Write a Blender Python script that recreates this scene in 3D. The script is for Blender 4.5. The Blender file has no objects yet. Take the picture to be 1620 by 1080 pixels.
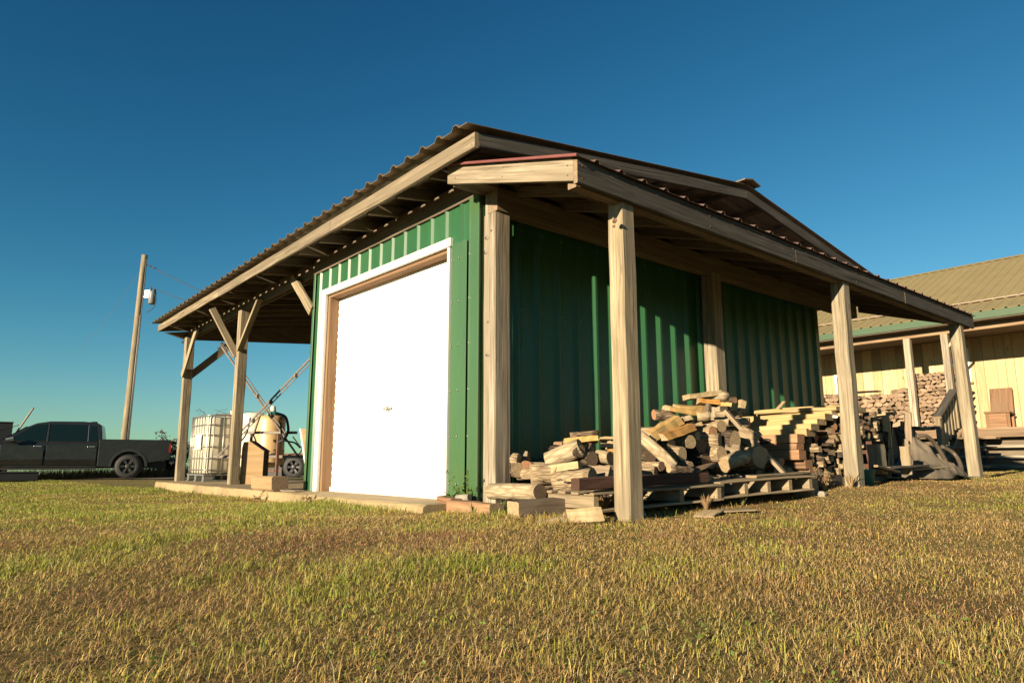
import bpy, math, random
import numpy as np
from mathutils import Vector as V, Matrix
random.seed(7); rng = np.random.default_rng(11)
S = bpy.context.scene
COL = S.collection
PI = math.pi

# ------------------------------------------------------------------ camera (also used to measure points of the site)
F = 1072.0; CAM = V((-3.459, -4.571, .337)); YAW, PITCH, ROLL = [math.radians(a) for a in (50.02, 10.04, -.06)]
fw = V((math.cos(YAW)*math.cos(PITCH), math.sin(YAW)*math.cos(PITCH), math.sin(PITCH)))
r_ = V((math.sin(YAW), -math.cos(YAW), 0)); u_ = r_.cross(fw)
RX = r_*math.cos(ROLL)+u_*math.sin(ROLL); UY = -r_*math.sin(ROLL)+u_*math.cos(ROLL)
def ray(px, py): return fw+RX*((px-810)/F)-UY*((py-540)/F)
def at(px, py, depth): return CAM+ray(px, py)*depth
def aty(px, py, y): d = ray(px, py); return CAM+d*((y-CAM.y)/d.y)
def atx(px, py, x): d = ray(px, py); return CAM+d*((x-CAM.x)/d.x)
def atz(px, py, z): d = ray(px, py); return CAM+d*((z-CAM.z)/d.z)
cd = bpy.data.cameras.new('camera'); co = bpy.data.objects.new('camera', cd); COL.objects.link(co)
cd.sensor_width = 36; cd.lens = 36*F/1620; cd.clip_start = .02; cd.clip_end = 6000
co.matrix_world = Matrix(((RX.x, UY.x, -fw.x, CAM.x), (RX.y, UY.y, -fw.y, CAM.y), (RX.z, UY.z, -fw.z, CAM.z), (0, 0, 0, 1)))
S.camera = co

# ------------------------------------------------------------------ materials
def new_mat(name):
    m = bpy.data.materials.new(name); m.use_nodes = True
    nt = m.node_tree; b = nt.nodes['Principled BSDF']; return m, nt, b
def N(nt, t, **k):
    n = nt.nodes.new(t)
    for a, v in k.items():
        if a in n.inputs.keys(): n.inputs[a].default_value = v
        else: setattr(n, a, v)
    return n
def ramp(nt, fac, stops):
    r = nt.nodes.new('ShaderNodeValToRGB'); e = r.color_ramp.elements
    while len(e) < len(stops): e.new(.5)
    for i, (p, c) in enumerate(stops):
        e[i].position = p; e[i].color = (*c, 1) if len(c) == 3 else c
    nt.links.new(fac, r.inputs[0]); return r
def mapping(nt, src, scale, loc=(0, 0, 0)):
    mp = N(nt, 'ShaderNodeMapping'); mp.inputs['Scale'].default_value = scale; mp.inputs['Location'].default_value = loc
    nt.links.new(src, mp.inputs[0]); return mp.outputs[0]
def mixc(nt, a, b, fac, mode='MIX'):
    x = nt.nodes.new('ShaderNodeMix'); x.data_type = 'RGBA'; x.blend_type = mode
    for sock, v in ((x.inputs[0], fac), (x.inputs[6], a), (x.inputs[7], b)):
        if hasattr(v, 'is_linked'): nt.links.new(v, sock)
        else: sock.default_value = v if isinstance(v, (int, float)) else (*v, 1)
    return x.outputs[2]
def bump(nt, b, h, strength, dist=.01):
    bp = N(nt, 'ShaderNodeBump'); bp.inputs['Strength'].default_value = strength; bp.inputs['Distance'].default_value = dist
    nt.links.new(h, bp.inputs['Height']); nt.links.new(bp.outputs[0], b.inputs['Normal'])

KA = .72
def dim(c): return tuple(x*KA for x in c) if c else c
def wood(name, light, dark, stain=None, grain=38, crack=.35, knots=.5, rough=.85, bumpk=.5):
    """weathered or fresh sawn wood; UV u runs along the grain, in metres"""
    light, dark, stain = dim(light), dim(dark), dim(stain)
    m, nt, b = new_mat(name); uv = N(nt, 'ShaderNodeUVMap').outputs[0]
    g = N(nt, 'ShaderNodeTexNoise', Scale=1.0, Detail=6, Roughness=.65, Distortion=.3); nt.links.new(mapping(nt, uv, (1.6, grain, 1)), g.inputs[0])
    lo = N(nt, 'ShaderNodeTexNoise', Scale=1.0, Detail=4, Roughness=.6); nt.links.new(mapping(nt, uv, (1.3, 5, 1)), lo.inputs[0])
    r = ramp(nt, g.outputs[0], [(.36, dark), (.62, light)])
    c = r.outputs[0]
    g2 = N(nt, 'ShaderNodeTexNoise', Scale=1.0, Detail=5, Roughness=.6, Distortion=.2); nt.links.new(mapping(nt, uv, (.7, grain*.38, 1), (2.2, 6.1, 0)), g2.inputs[0])
    c = mixc(nt, c, ramp(nt, g2.outputs[0], [(.30, (.52, .50, .47)), (.46, (.95, .94, .93)), (.7, (1.12, 1.12, 1.12))]).outputs[0], min(1, crack*1.7), 'MULTIPLY')
    if stain:
        r2 = ramp(nt, lo.outputs[0], [(.42, (0, 0, 0)), (.68, (1, 1, 1))])
        c = mixc(nt, c, stain, r2.outputs[0])
    v = N(nt, 'ShaderNodeTexVoronoi', Scale=1.0); v.inputs['Randomness'].default_value = 1
    nt.links.new(mapping(nt, uv, (1.5, 4.2, 1), (3.3, 1.7, 0)), v.inputs[0])
    rk = ramp(nt, v.outputs['Distance'], [(.03, (knots,)*3), (.10, (0, 0, 0))])
    c = mixc(nt, c, tuple(x*.35 for x in dark), rk.outputs[0])
    ck = N(nt, 'ShaderNodeTexNoise', Scale=1.0, Detail=3, Roughness=.5); nt.links.new(mapping(nt, uv, (.55, grain*.85, 1), (9, 4, 0)), ck.inputs[0])
    rc = ramp(nt, ck.outputs[0], [(.30, (crack,)*3), (.385, (0, 0, 0))])
    c = mixc(nt, c, tuple(x*.22 for x in dark), rc.outputs[0])
    gi = N(nt, 'ShaderNodeNewGeometry'); oi = N(nt, 'ShaderNodeObjectInfo'); av = N(nt, 'ShaderNodeMath', operation='ADD'); nt.links.new(gi.outputs['Random Per Island'], av.inputs[0]); nt.links.new(oi.outputs['Random'], av.inputs[1])
    fr_ = N(nt, 'ShaderNodeMath', operation='FRACT'); nt.links.new(av.outputs[0], fr_.inputs[0])
    c = mixc(nt, c, ramp(nt, fr_.outputs[0], [(0, (.70, .70, .71)), (.35, (1.02, .98, .92)), (.65, (.92, .93, .95)), (1, (1.24, 1.20, 1.12))]).outputs[0], 1.0, 'MULTIPLY')
    nt.links.new(c, b.inputs['Base Color']); b.inputs['Roughness'].default_value = rough; b.inputs['Specular IOR Level'].default_value = .25
    h = N(nt, 'ShaderNodeMath', operation='SUBTRACT'); nt.links.new(g.outputs[0], h.inputs[0]); nt.links.new(rc.outputs[0], h.inputs[1])
    bump(nt, b, h.outputs[0], bumpk, .006); return m
def endgrain(name, light, dark, freq=160):
    light, dark = dim(light), dim(dark)
    m, nt, b = new_mat(name); uv = N(nt, 'ShaderNodeUVMap').outputs[0]
    nz = N(nt, 'ShaderNodeTexNoise', Scale=9.0, Detail=4); nt.links.new(uv, nz.inputs[0])
    ln = N(nt, 'ShaderNodeVectorMath', operation='LENGTH'); nt.links.new(uv, ln.inputs[0])
    ad = N(nt, 'ShaderNodeMath', operation='MULTIPLY_ADD'); nt.links.new(nz.outputs[0], ad.inputs[0]); ad.inputs[1].default_value = .05; nt.links.new(ln.outputs['Value'], ad.inputs[2])
    mu = N(nt, 'ShaderNodeMath', operation='MULTIPLY'); nt.links.new(ad.outputs[0], mu.inputs[0]); mu.inputs[1].default_value = freq*2.6
    sn = N(nt, 'ShaderNodeMath', operation='SINE'); nt.links.new(mu.outputs[0], sn.inputs[0])
    ma = N(nt, 'ShaderNodeMath', operation='MULTIPLY_ADD'); nt.links.new(sn.outputs[0], ma.inputs[0]); ma.inputs[1].default_value = .22; 
    n2 = N(nt, 'ShaderNodeTexNoise', Scale=30.0, Detail=5); nt.links.new(uv, n2.inputs[0]); nt.links.new(n2.outputs[0], ma.inputs[2])
    r = ramp(nt, ma.outputs[0], [(.2, dark), (.75, light)])
    nt.links.new(r.outputs[0], b.inputs['Base Color']); b.inputs['Roughness'].default_value = .9; b.inputs['Specular IOR Level'].default_value = .15
    bump(nt, b, ma.outputs[0], .4, .004); return m
def bark(name, light, dark, sc=22, strength=1.0):
    light, dark = dim(light), dim(dark)
    m, nt, b = new_mat(name); uv = N(nt, 'ShaderNodeUVMap').outputs[0]
    nz = N(nt, 'ShaderNodeTexNoise', Scale=1.0, Detail=8, Roughness=.7, Distortion=.8); nt.links.new(mapping(nt, uv, (sc*.5, sc*1.9, 1)), nz.inputs[0])
    v = N(nt, 'ShaderNodeTexVoronoi', Scale=1.0, feature='DISTANCE_TO_EDGE'); nt.links.new(mapping(nt, uv, (sc*.38, sc*1.7, 1)), v.inputs[0])
    mu = N(nt, 'ShaderNodeMath', operation='MULTIPLY'); nt.links.new(nz.outputs[0], mu.inputs[0])
    r0 = ramp(nt, v.outputs['Distance'], [(0, (.42,)*3), (.22, (1, 1, 1))]); nt.links.new(r0.outputs[0], mu.inputs[1])
    r = ramp(nt, mu.outputs[0], [(.22, dark), (.56, light)])
    nt.links.new(r.outputs[0], b.inputs['Base Color']); b.inputs['Roughness'].default_value = .95; b.inputs['Specular IOR Level'].default_value = .1
    bump(nt, b, mu.outputs[0], strength, .02); return m
def paint(name, base, rough=.45, var=.12, scale=3.0, metallic=0, spec=.5, dirt=None, dirt_amt=.5, streak=False, bumpk=0):
    if min(base) < .8: base, dirt = dim(base), dim(dirt)
    m, nt, b = new_mat(name); tc = N(nt, 'ShaderNodeTexCoord').outputs['Object']
    src = mapping(nt, tc, (scale, scale, scale*.15 if streak else scale))
    nz = N(nt, 'ShaderNodeTexNoise', Scale=1.0, Detail=7, Roughness=.65); nt.links.new(src, nz.inputs[0])
    r = ramp(nt, nz.outputs[0], [(.25, tuple(x*(1-var) for x in base)), (.75, tuple(min(1, x*(1+var)) for x in base))])
    c = r.outputs[0]
    if dirt:
        n2 = N(nt, 'ShaderNodeTexNoise', Scale=1.0, Detail=8, Roughness=.7); nt.links.new(mapping(nt, tc, (scale*2.3, scale*2.3, scale*(.5 if streak else 2.3)), (5, 2, 1)), n2.inputs[0])
        r2 = ramp(nt, n2.outputs[0], [(.5, (0, 0, 0)), (.75, (dirt_amt,)*3)])
        c = mixc(nt, c, dirt, r2.outputs[0])
    nt.links.new(c, b.inputs['Base Color']); b.inputs['Metallic'].default_value = metallic; b.inputs['Specular IOR Level'].default_value = spec
    rr = N(nt, 'ShaderNodeMapRange'); nt.links.new(nz.outputs[0], rr.inputs[0]); rr.inputs[3].default_value = max(.02, rough-.12); rr.inputs[4].default_value = rough+.12
    nt.links.new(rr.outputs[0], b.inputs['Roughness'])
    if bumpk: bump(nt, b, nz.outputs[0], bumpk, .01)
    return m
M = {}
M['post'] = wood('weathered_post_wood', (.47, .395, .275), (.235, .185, .115), (.24, .20, .14), 40, .75, .5)
M['postgrey'] = wood('grey_post_wood', (.54, .475, .375), (.20, .16, .115), (.33, .28, .21), 40, .9, .3)
M['fascia'] = wood('fascia_wood', (.45, .37, .26), (.20, .155, .10), (.28, .225, .155), 42, .8, .5)
M['greyboard'] = wood('grey_weathered_board', (.135, .12, .105), (.042, .037, .033), (.075, .067, .06), 44, .85, .3)
M['rafter'] = wood('rafter_wood', (.24, .19, .14), (.12, .095, .068), (.16, .125, .09), 35, .4, .4)
M['ply'] = wood('aged_plywood', (.45, .31, .165), (.34, .22, .11), (.38, .26, .14), 20, .25, .9)
M['jamb'] = wood('brown_jamb_wood', (.36, .22, .12), (.22, .125, .065), (.28, .17, .10), 40, .3, .6)
M['yellow'] = wood('fresh_yellow_board', (.53, .40, .19), (.36, .25, .105), (.46, .335, .175), 30, .25, .4)
M['redbeam'] = wood('reddish_old_beam', (.36, .21, .12), (.20, .11, .065), (.25, .17, .11), 30, .5, .35)
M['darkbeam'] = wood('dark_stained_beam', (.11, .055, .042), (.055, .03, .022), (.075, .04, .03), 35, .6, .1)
M['pallet'] = wood('pallet_wood', (.44, .35, .225), (.22, .17, .11), (.31, .25, .165), 38, .6, .35)
M['pine'] = wood('knotty_pine_siding', (.68, .56, .34), (.54, .41, .21), (.62, .46, .23), 22, .15, .9)
M['porchdark'] = wood('porch_trim_wood', (.32, .22, .14), (.2, .13, .085), None, 30, .3, .3)
M['deck'] = wood('deck_wood', (.36, .25, .16), (.22, .14, .09), (.28, .2, .13), 30, .4, .3)
M['split_y'] = wood('split_wood_yellow', (.64, .42, .16), (.46, .27, .085), (.55, .38, .16), 22, .55, .35, bumpk=1)
M['split_o'] = wood('split_wood_orange', (.60, .33, .10), (.42, .20, .055), None, 20, .5, .3, bumpk=1)
M['split_p'] = wood('split_wood_pale', (.62, .49, .30), (.42, .31, .17), (.5, .38, .22), 22, .6, .3, bumpk=1)
M['split_g'] = wood('split_wood_grey', (.40, .31, .21), (.22, .16, .105), (.3, .24, .17), 26, .6, .25, bumpk=.9)
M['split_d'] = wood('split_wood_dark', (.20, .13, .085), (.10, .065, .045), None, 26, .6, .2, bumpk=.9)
M['end'] = endgrain('cut_end_grain', (.50, .37, .22), (.27, .19, .11))
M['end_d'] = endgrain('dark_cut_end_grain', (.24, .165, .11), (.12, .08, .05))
M['end_r'] = endgrain('reddish_cut_end_grain', (.50, .27, .15), (.30, .15, .08))
M['end_s'] = endgrain('seasoned_end_grain', (.36, .25, .165), (.20, .135, .09))
M['end_p'] = endgrain('pale_end_grain', (.48, .33, .22), (.28, .19, .12))
M['end_post'] = endgrain('board_end_grain', (.36, .27, .17), (.2, .14, .09), 220)
M['bark'] = bark('brown_bark', (.34, .25, .17), (.10, .07, .045))
M['bark_p'] = bark('pale_bark', (.50, .39, .25), (.235, .165, .10), 20, .8)
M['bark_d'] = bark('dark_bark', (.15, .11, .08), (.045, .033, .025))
M['bark_w'] = bark('whitish_bark', (.52, .43, .29), (.31, .235, .145), 17, .45)
M['green'] = paint('green_painted_steel', (.024, .108, .040), .40, .16, 2.2, spec=.5, dirt=(.09, .13, .07), dirt_amt=.35, streak=True)
M['trim'] = paint('reflection_tinted_trim_paint', (.060, .135, .050), .26, .14, 2.5, spec=.9, dirt=(.12, .15, .07), dirt_amt=.35, streak=True)  # sunlit lawn's reflection put into the trim colour as a paler olive green
M['white'] = paint('white_door_paint', (.84, .84, .82), .35, .02, 3)
M['whitetrim'] = paint('white_trim_paint', (.82, .81, .76), .4, .04, 6, dirt=(.5, .46, .38), dirt_amt=.35)
M['tinroof'] = paint('tan_roof_steel', (.22, .165, .10), .5, .15, 5, dirt=(.12, .085, .05), dirt_amt=.6)
M['tinbrown'] = paint('brown_roof_steel', (.32, .245, .19), .55, .15, 5, dirt=(.09, .06, .045), dirt_amt=.6)
M['redbrown'] = paint('weathered_red_brown_steel', (.14, .085, .068), .65, .2, 6, dirt=(.10, .06, .05), dirt_amt=.6)
M['red'] = paint('red_roof_steel', (.20, .055, .048), .6, .15, 6, dirt=(.10, .05, .045), dirt_amt=.6)
M['olive'] = paint('tan_house_roof_steel', (.31, .245, .11), .5, .08, 1.5, dirt=(.23, .175, .085), dirt_amt=.4)
M['ltgreen'] = paint('pale_green_fascia', (.050, .098, .046), .65, .08, 2)
M['steel'] = paint('galvanised_steel', (.42, .42, .40), .42, .12, 9, metallic=.7)
M['screw'] = paint('screw_steel', (.4, .4, .38), .35, .1, 30, metallic=.8)
M['rust'] = paint('rusty_steel', (.17, .085, .055), .75, .3, 12, metallic=.2, dirt=(.25, .22, .2), dirt_amt=.6)
M['boom'] = paint('weathered_boom_steel', (.23, .20, .17), .6, .2, 14, metallic=.4, dirt=(.16, .07, .04), dirt_amt=.7)
M['poly'] = paint('white_tank_plastic', (.74, .68, .54), .4, .06, 4, spec=.4)
M['tan'] = paint('tan_tank_plastic', (.62, .42, .21), .4, .10, 3, dirt=(.50, .30, .13), dirt_amt=.6, streak=True)
M['teal'] = paint('teal_lid_plastic', (.05, .22, .22), .45, .1, 9)
M['rubber'] = paint('black_rubber', (.02, .02, .021), .7, .2, 12)
M['hose'] = paint('old_hose_rubber', (.11, .085, .06), .5, .25, 18)
M['truck'] = paint('dark_grey_truck_paint', (.017, .018, .018), .25, .08, 2, spec=.5, dirt=(.06, .055, .045), dirt_amt=.25)
M['blackplastic'] = paint('black_plastic', (.015, .016, .017), .5, .1, 6)
M['rim'] = paint('grey_alloy', (.055, .055, .055), .5, .1, 9, metallic=.4)
M['chrome'] = paint('bright_mirror_cap', (.55, .55, .54), .2, .04, 9, metallic=.8)
M['redlens'] = paint('red_lamp_lens', (.22, .012, .012), .25, .05, 9)
M['glass'] = paint('tinted_window_glass', (.006, .014, .013), .12, .05, 2, spec=.4)
M['houseglass'] = paint('house_window_glass', (.05, .10, .09), .08, .1, 2, spec=.8)
M['tarp'] = paint('grey_brown_canvas', (.15, .12, .085), .85, .25, 7, dirt=(.2, .165, .12), dirt_amt=.5, bumpk=.4)
M['grey_can'] = paint('grey_transformer_paint', (.20, .20, .19), .5, .08, 6)
M['rock'] = paint('pale_stone', (.34, .30, .24), .9, .3, 9, bumpk=.8)
M['twig'] = paint('dry_twig', (.12, .08, .05), .9, .25, 20)
M['wire'] = paint('dark_wire', (.03, .03, .03), .6, .1, 5)

def concrete():
    m, nt, b = new_mat('concrete'); tc = N(nt, 'ShaderNodeTexCoord').outputs['Object']
    a = N(nt, 'ShaderNodeTexNoise', Scale=1.3, Detail=9, Roughness=.7); nt.links.new(tc, a.inputs[0])
    d = N(nt, 'ShaderNodeTexNoise', Scale=60, Detail=5, Roughness=.7); nt.links.new(tc, d.inputs[0])
    r = ramp(nt, a.outputs[0], [(.3, (.15, .11, .062)), (.5, (.27, .20, .10)), (.75, (.35, .27, .145))])
    c = mixc(nt, r.outputs[0], (.2, .15, .09), ramp(nt, d.outputs[0], [(.35, (.5,)*3), (.5, (0, 0, 0))]).outputs[0])
    nt.links.new(c, b.inputs['Base Color']); b.inputs['Roughness'].default_value = .9; bump(nt, b, d.outputs[0], .5, .008); return m
M['concrete'] = concrete()
def soil():
    m, nt, b = new_mat('thatch_ground'); tc = N(nt, 'ShaderNodeTexCoord').outputs['Object']
    a = N(nt, 'ShaderNodeTexNoise', Scale=.55, Detail=8, Roughness=.62); nt.links.new(tc, a.inputs[0])
    d = N(nt, 'ShaderNodeTexNoise', Scale=26, Detail=7, Roughness=.75); nt.links.new(tc, d.inputs[0])
    r = ramp(nt, a.outputs[0], [(.32, (.18, .135, .055)), (.5, (.22, .18, .066)), (.66, (.26, .19, .085))])
    r2 = ramp(nt, d.outputs[0], [(.3, (.45,)*3), (.65, (1.2,)*3)])
    c = mixc(nt, r.outputs[0], r2.outputs[0], 1.0, 'MULTIPLY')
    nt.links.new(c, b.inputs['Base Color']); b.inputs['Roughness'].default_value = 1; b.inputs['Specular IOR Level'].default_value = .05
    bump(nt, b, d.outputs[0], 1, .04); return m
M['soil'] = soil()
M['gravel'] = paint('gravel', (.20, .155, .11), .95, .4, 30, bumpk=1)
def attr_mat(name, rough=.7, trans=.25):
    m, nt, b = new_mat(name); a = N(nt, 'ShaderNodeAttribute', attribute_name='tint')
    nt.links.new(a.outputs['Color'], b.inputs['Base Color']); b.inputs['Roughness'].default_value = rough; b.inputs['Specular IOR Level'].default_value = .2
    t = N(nt, 'ShaderNodeBsdfTranslucent'); nt.links.new(a.outputs['Color'], t.inputs[0])
    mx = N(nt, 'ShaderNodeMixShader'); mx.inputs[0].default_value = trans
    nt.links.new(b.outputs[0], mx.inputs[1]); nt.links.new(t.outputs[0], mx.inputs[2])
    nt.links.new(mx.outputs[0], nt.nodes['Material Output'].inputs[0]); return m
M['grass'] = attr_mat('grass_blade')
M['leaf'] = attr_mat('leaf', .6, .3)

# ------------------------------------------------------------------ mesh builder
def basis(a, up):
    a = a.normalized(); up = V(up)
    if abs(a.dot(up.normalized())) > .98: up = V((1, 0, 0)) if abs(a.x) < .9 else V((0, 1, 0))
    s = a.cross(up).normalized(); return a, s, s.cross(a)
class MB:
    def __init__(s): s.v = []; s.f = []; s.uv = []; s.m = []; s.sm = []
    def face(s, idx, uv, m=0, sm=False):
        s.f.append(tuple(idx)); s.uv.extend(uv); s.m.append(m); s.sm.append(sm)
    def loft(s, poly, p0, p1, up=(0, 0, 1), em=0, endm=None, seg=1, jit=0, taper=1, smooth=False, bend=0, ends=True, slant=0):
        """sweeps a 2D outline (side, up) from p0 to p1; em = material index or one per edge"""
        p0, p1 = V(p0), V(p1); L = (p1-p0).length; a, sd, uu = basis(p1-p0, up); n = len(poly); b0 = len(s.v)
        uo, vo = random.uniform(0, 40), random.uniform(0, 40)
        per = [0]
        for i in range(n):
            q, w = poly[i], poly[(i+1) % n]; per.append(per[-1]+math.hypot(q[0]-w[0], q[1]-w[1]))
        bd = V((random.uniform(-1, 1), random.uniform(-1, 1)))
        for k in range(seg+1):
            t = k/seg; sc = 1+(taper-1)*t
            ox = random.uniform(-jit, jit)*.5+bd.x*bend*math.sin(PI*t); oy = random.uniform(-jit, jit)*.5+bd.y*bend*math.sin(PI*t)
            for (x, y) in poly:
                e = 1+(random.uniform(-jit, jit)*1.0/max(.02, math.hypot(x, y)) if jit else 0)
                p = p0+a*(L*t)+sd*(x*sc*e+ox)+uu*(y*sc*e+oy)
                if slant and k in (0, seg): p += a*(slant*(x+y*.6)*(1 if k else -.5))
                s.v.append(p)
        for k in range(seg):
            for i in range(n):
                j = (i+1) % n; r0, r1 = b0+k*n, b0+(k+1)*n
                u0, u1 = uo+L*k/seg, uo+L*(k+1)/seg
                s.face((r0+i, r0+j, r1+j, r1+i), ((u0, vo+per[i]), (u0, vo+per[i+1]), (u1, vo+per[i+1]), (u1, vo+per[i])), em[i] if isinstance(em, (list, tuple)) else em, smooth)
        if ends:
            endm = (em if not isinstance(em, (list, tuple)) else 0) if endm is None else endm
            for k, r0 in ((0, b0), (seg, b0+seg*n)):
                ct = sum((s.v[r0+i] for i in range(n)), V((0, 0, 0)))/n; c = len(s.v); s.v.append(ct)
                for i in range(n):
                    j = (i+1) % n; tri = (c, r0+j, r0+i) if k == 0 else (c, r0+i, r0+j); q = (j, i) if k == 0 else (i, j)
                    s.face(tri, ((0, 0), poly[q[0]], poly[q[1]]), endm)
        return s
    def beam(s, p0, p1, w, h, up=(0, 0, 1), m=0, endm=None, seg=1, jit=0, ch=.006, bend=0):
        x, y = w/2, h/2; c = min(ch, x*.6, y*.6)
        poly = [(-x+c, -y), (x-c, -y), (x, -y+c), (x, y-c), (x-c, y), (-x+c, y), (-x, y-c), (-x, -y+c)]
        return s.loft(poly, p0, p1, up, m, endm, seg, jit, bend=bend)
    def box(s, lo, hi, m=0, ch=.005, axis=None, endm=None, seg=1, jit=0):
        lo, hi = V(lo), V(hi); d = hi-lo; c = (lo+hi)/2
        ax = axis if axis is not None else max(range(3), key=lambda i: d[i])
        p0, p1 = c.copy(), c.copy(); p0[ax] = lo[ax]; p1[ax] = hi[ax]
        if ax == 2: return s.beam(p0, p1, d.y, d.x, (1, 0, 0), m, endm, seg, jit, ch)
        return s.beam(p0, p1, d.y if ax == 0 else d.x, d.z, (0, 0, 1), m, endm, seg, jit, ch)
    def cyl(s, p0, p1, r0, r1=None, n=14, m=0, endm=None, seg=1, jit=0, smooth=True, bend=0, ends=True, up=(0, 0, 1)):
        poly = [(r0*math.cos(2*PI*i/n), r0*math.sin(2*PI*i/n)) for i in range(n)]
        return s.loft(poly, p0, p1, up, m, endm, seg, jit, (r1/r0) if r1 is not None else 1, smooth, bend, ends)
    def tube(s, pts, r, n=6, m=0):
        pts = [V(p) for p in pts]; b0 = len(s.v); K = len(pts); L = 0
        for k, p in enumerate(pts):
            t = pts[min(k+1, K-1)]-pts[max(k-1, 0)]; a, sd, uu = basis(t, (.13, .21, 1)); rr = r[k] if isinstance(r, (list, tuple)) else r
            for i in range(n): s.v.append(p+sd*rr*math.cos(2*PI*i/n)+uu*rr*math.sin(2*PI*i/n))
        for k in range(K-1):
            for i in range(n):
                j = (i+1) % n; s.face((b0+k*n+i, b0+k*n+j, b0+(k+1)*n+j, b0+(k+1)*n+i), ((L, i/n), (L, (i+1)/n), (L+.1, (i+1)/n), (L+.1, i/n)), m, True)
            L += .1
        for r0, rev in ((b0, 1), (b0+(K-1)*n, 0)):
            q = list(range(r0, r0+n)); q = q[::-1] if rev else q; s.face(q, [(0, 0)]*n, m)
        return s
    def lathe(s, c, prof, n=24, m=0, axis=(0, 0, 1), smooth=True):
        a, sd, uu = basis(V(axis), (1, 0, 0)); c = V(c); b0 = len(s.v); K = len(prof)
        for (r, z) in prof:
            for i in range(n): s.v.append(c+a*z+sd*r*math.cos(2*PI*i/n)+uu*r*math.sin(2*PI*i/n))
        for k in range(K-1):
            for i in range(n):
                j = (i+1) % n; s.face((b0+k*n+i, b0+k*n+j, b0+(k+1)*n+j, b0+(k+1)*n+i), ((prof[k][1], i*.1), (prof[k][1], i*.1+.1), (prof[k+1][1], i*.1+.1), (prof[k+1][1], i*.1)), m, smooth)
        return s
    def prism(s, pts, vec, m=0):
        """closed slab from a planar outline and a thickness vector"""
        pts = [V(p) for p in pts]; vec = V(vec); n = len(pts); b0 = len(s.v)
        s.v += pts+[p+vec for p in pts]
        ex = (pts[1]-pts[0]).normalized(); nz = vec.normalized(); ey = nz.cross(ex)
        uv = [((p-pts[0]).dot(ex), (p-pts[0]).dot(ey)) for p in pts]; o = random.uniform(0, 30); uv = [(a+o, b+o) for a, b in uv]
        s.face(list(range(b0+n-1, b0-1, -1)), uv[::-1], m); s.face(range(b0+n, b0+2*n), uv, m)
        for i in range(n):
            j = (i+1) % n; l = (pts[j]-pts[i]).length
            s.face((b0+i, b0+j, b0+n+j, b0+n+i), ((o, 0), (o+l, 0), (o+l, vec.length), (o, vec.length)), m)
        return s
    def sheet(s, o, es, el, eh, width, length, pitch=.25, rh=.02, rb=.055, rt=.022, m=0, start=.12, lap=None):
        """ribbed metal sheet: ribs repeat along es and run along el, height along eh"""
        o, es, el, eh = V(o), V(es), V(el), V(eh); P = [(0, 0)]; x = start
        while x < width:
            for dx, h in ((-rb/2, 0), (-rt/2, rh), (rt/2, rh), (rb/2, 0)):
                if 0 < x+dx < width: P.append((x+dx, h))
            x += pitch
        P.append((width, 0)); b0 = len(s.v); n = len(P)
        for t in (0, 1):
            for (a, h) in P: s.v.append(o+es*a+el*(length*t)+eh*h)
        for i in range(n-1):
            s.face((b0+i, b0+i+1, b0+n+i+1, b0+n+i), ((P[i][0], 0), (P[i+1][0], 0), (P[i+1][0], length), (P[i][0], length)), m)
        return s
    def build(s, name, mats, parent=None, label=None, cat=None, group=None, kind=None, solid=0, bevel=0, origin=None, subsurf=0):
        me = bpy.data.meshes.new(name)
        if parent is not None: og = V(parent['_o'])
        elif origin is not None: og = V(origin)
        else:
            xs, ys, zs = [[p[i] for p in s.v] for i in range(3)]; og = V(((min(xs)+max(xs))/2, (min(ys)+max(ys))/2, min(zs)))
        me.from_pydata([tuple(V(p)-og) for p in s.v], [], s.f)
        uvl = me.uv_layers.new(name='UVMap'); uvl.data.foreach_set('uv', [c for q in s.uv for c in q])
        me.polygons.foreach_set('material_index', s.m); me.polygons.foreach_set('use_smooth', s.sm)
        for q in (mats if isinstance(mats, (list, tuple)) else [mats]): me.materials.append(M[q] if isinstance(q, str) else q)
        me.update()
        o = bpy.data.objects.new(name, me); COL.objects.link(o)
        if parent is not None:
            o.parent = parent
        else: o.location = og
        if parent is not None and parent.type == 'MESH': pass
        o['_o'] = tuple(og)
        tag(o, label, cat, group, kind)
        if solid:
            md = o.modifiers.new('thickness', 'SOLIDIFY'); md.thickness = solid; md.offset = -1
        if bevel:
            md = o.modifiers.new('edge', 'BEVEL'); md.width = bevel; md.segments = 2; md.limit_method = 'ANGLE'
        return o
def tag(o, label=None, cat=None, group=None, kind=None):
    if cat and not kind: kind = 'thing'
    for k, v in (('label', label), ('category', cat), ('group', group), ('kind', kind)):
        if v: o[k] = v
    return o
def empty(name, loc, label, cat, group=None):
    o = bpy.data.objects.new(name, None); o.empty_display_size = .2; COL.objects.link(o); o.location = loc; o['_o'] = tuple(loc)
    return tag(o, label, cat, group)

# ------------------------------------------------------------------ sky and sun
SUN = V((-6.0, -1.0, 1.36)).normalized()
w = bpy.data.worlds.new('World'); S.world = w; w.use_nodes = True; nt = w.node_tree
sky = N(nt, 'ShaderNodeTexSky'); sky.sky_type = 'NISHITA'; sky.sun_disc = False
sky.sun_elevation = math.asin(SUN.z); sky.sun_rotation = math.atan2(SUN.x, SUN.y) % (2*PI)
sky.altitude = 0; sky.air_density = 1.0; sky.dust_density = 0; sky.ozone_density = 4.0
EXPO = 1.45
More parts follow.
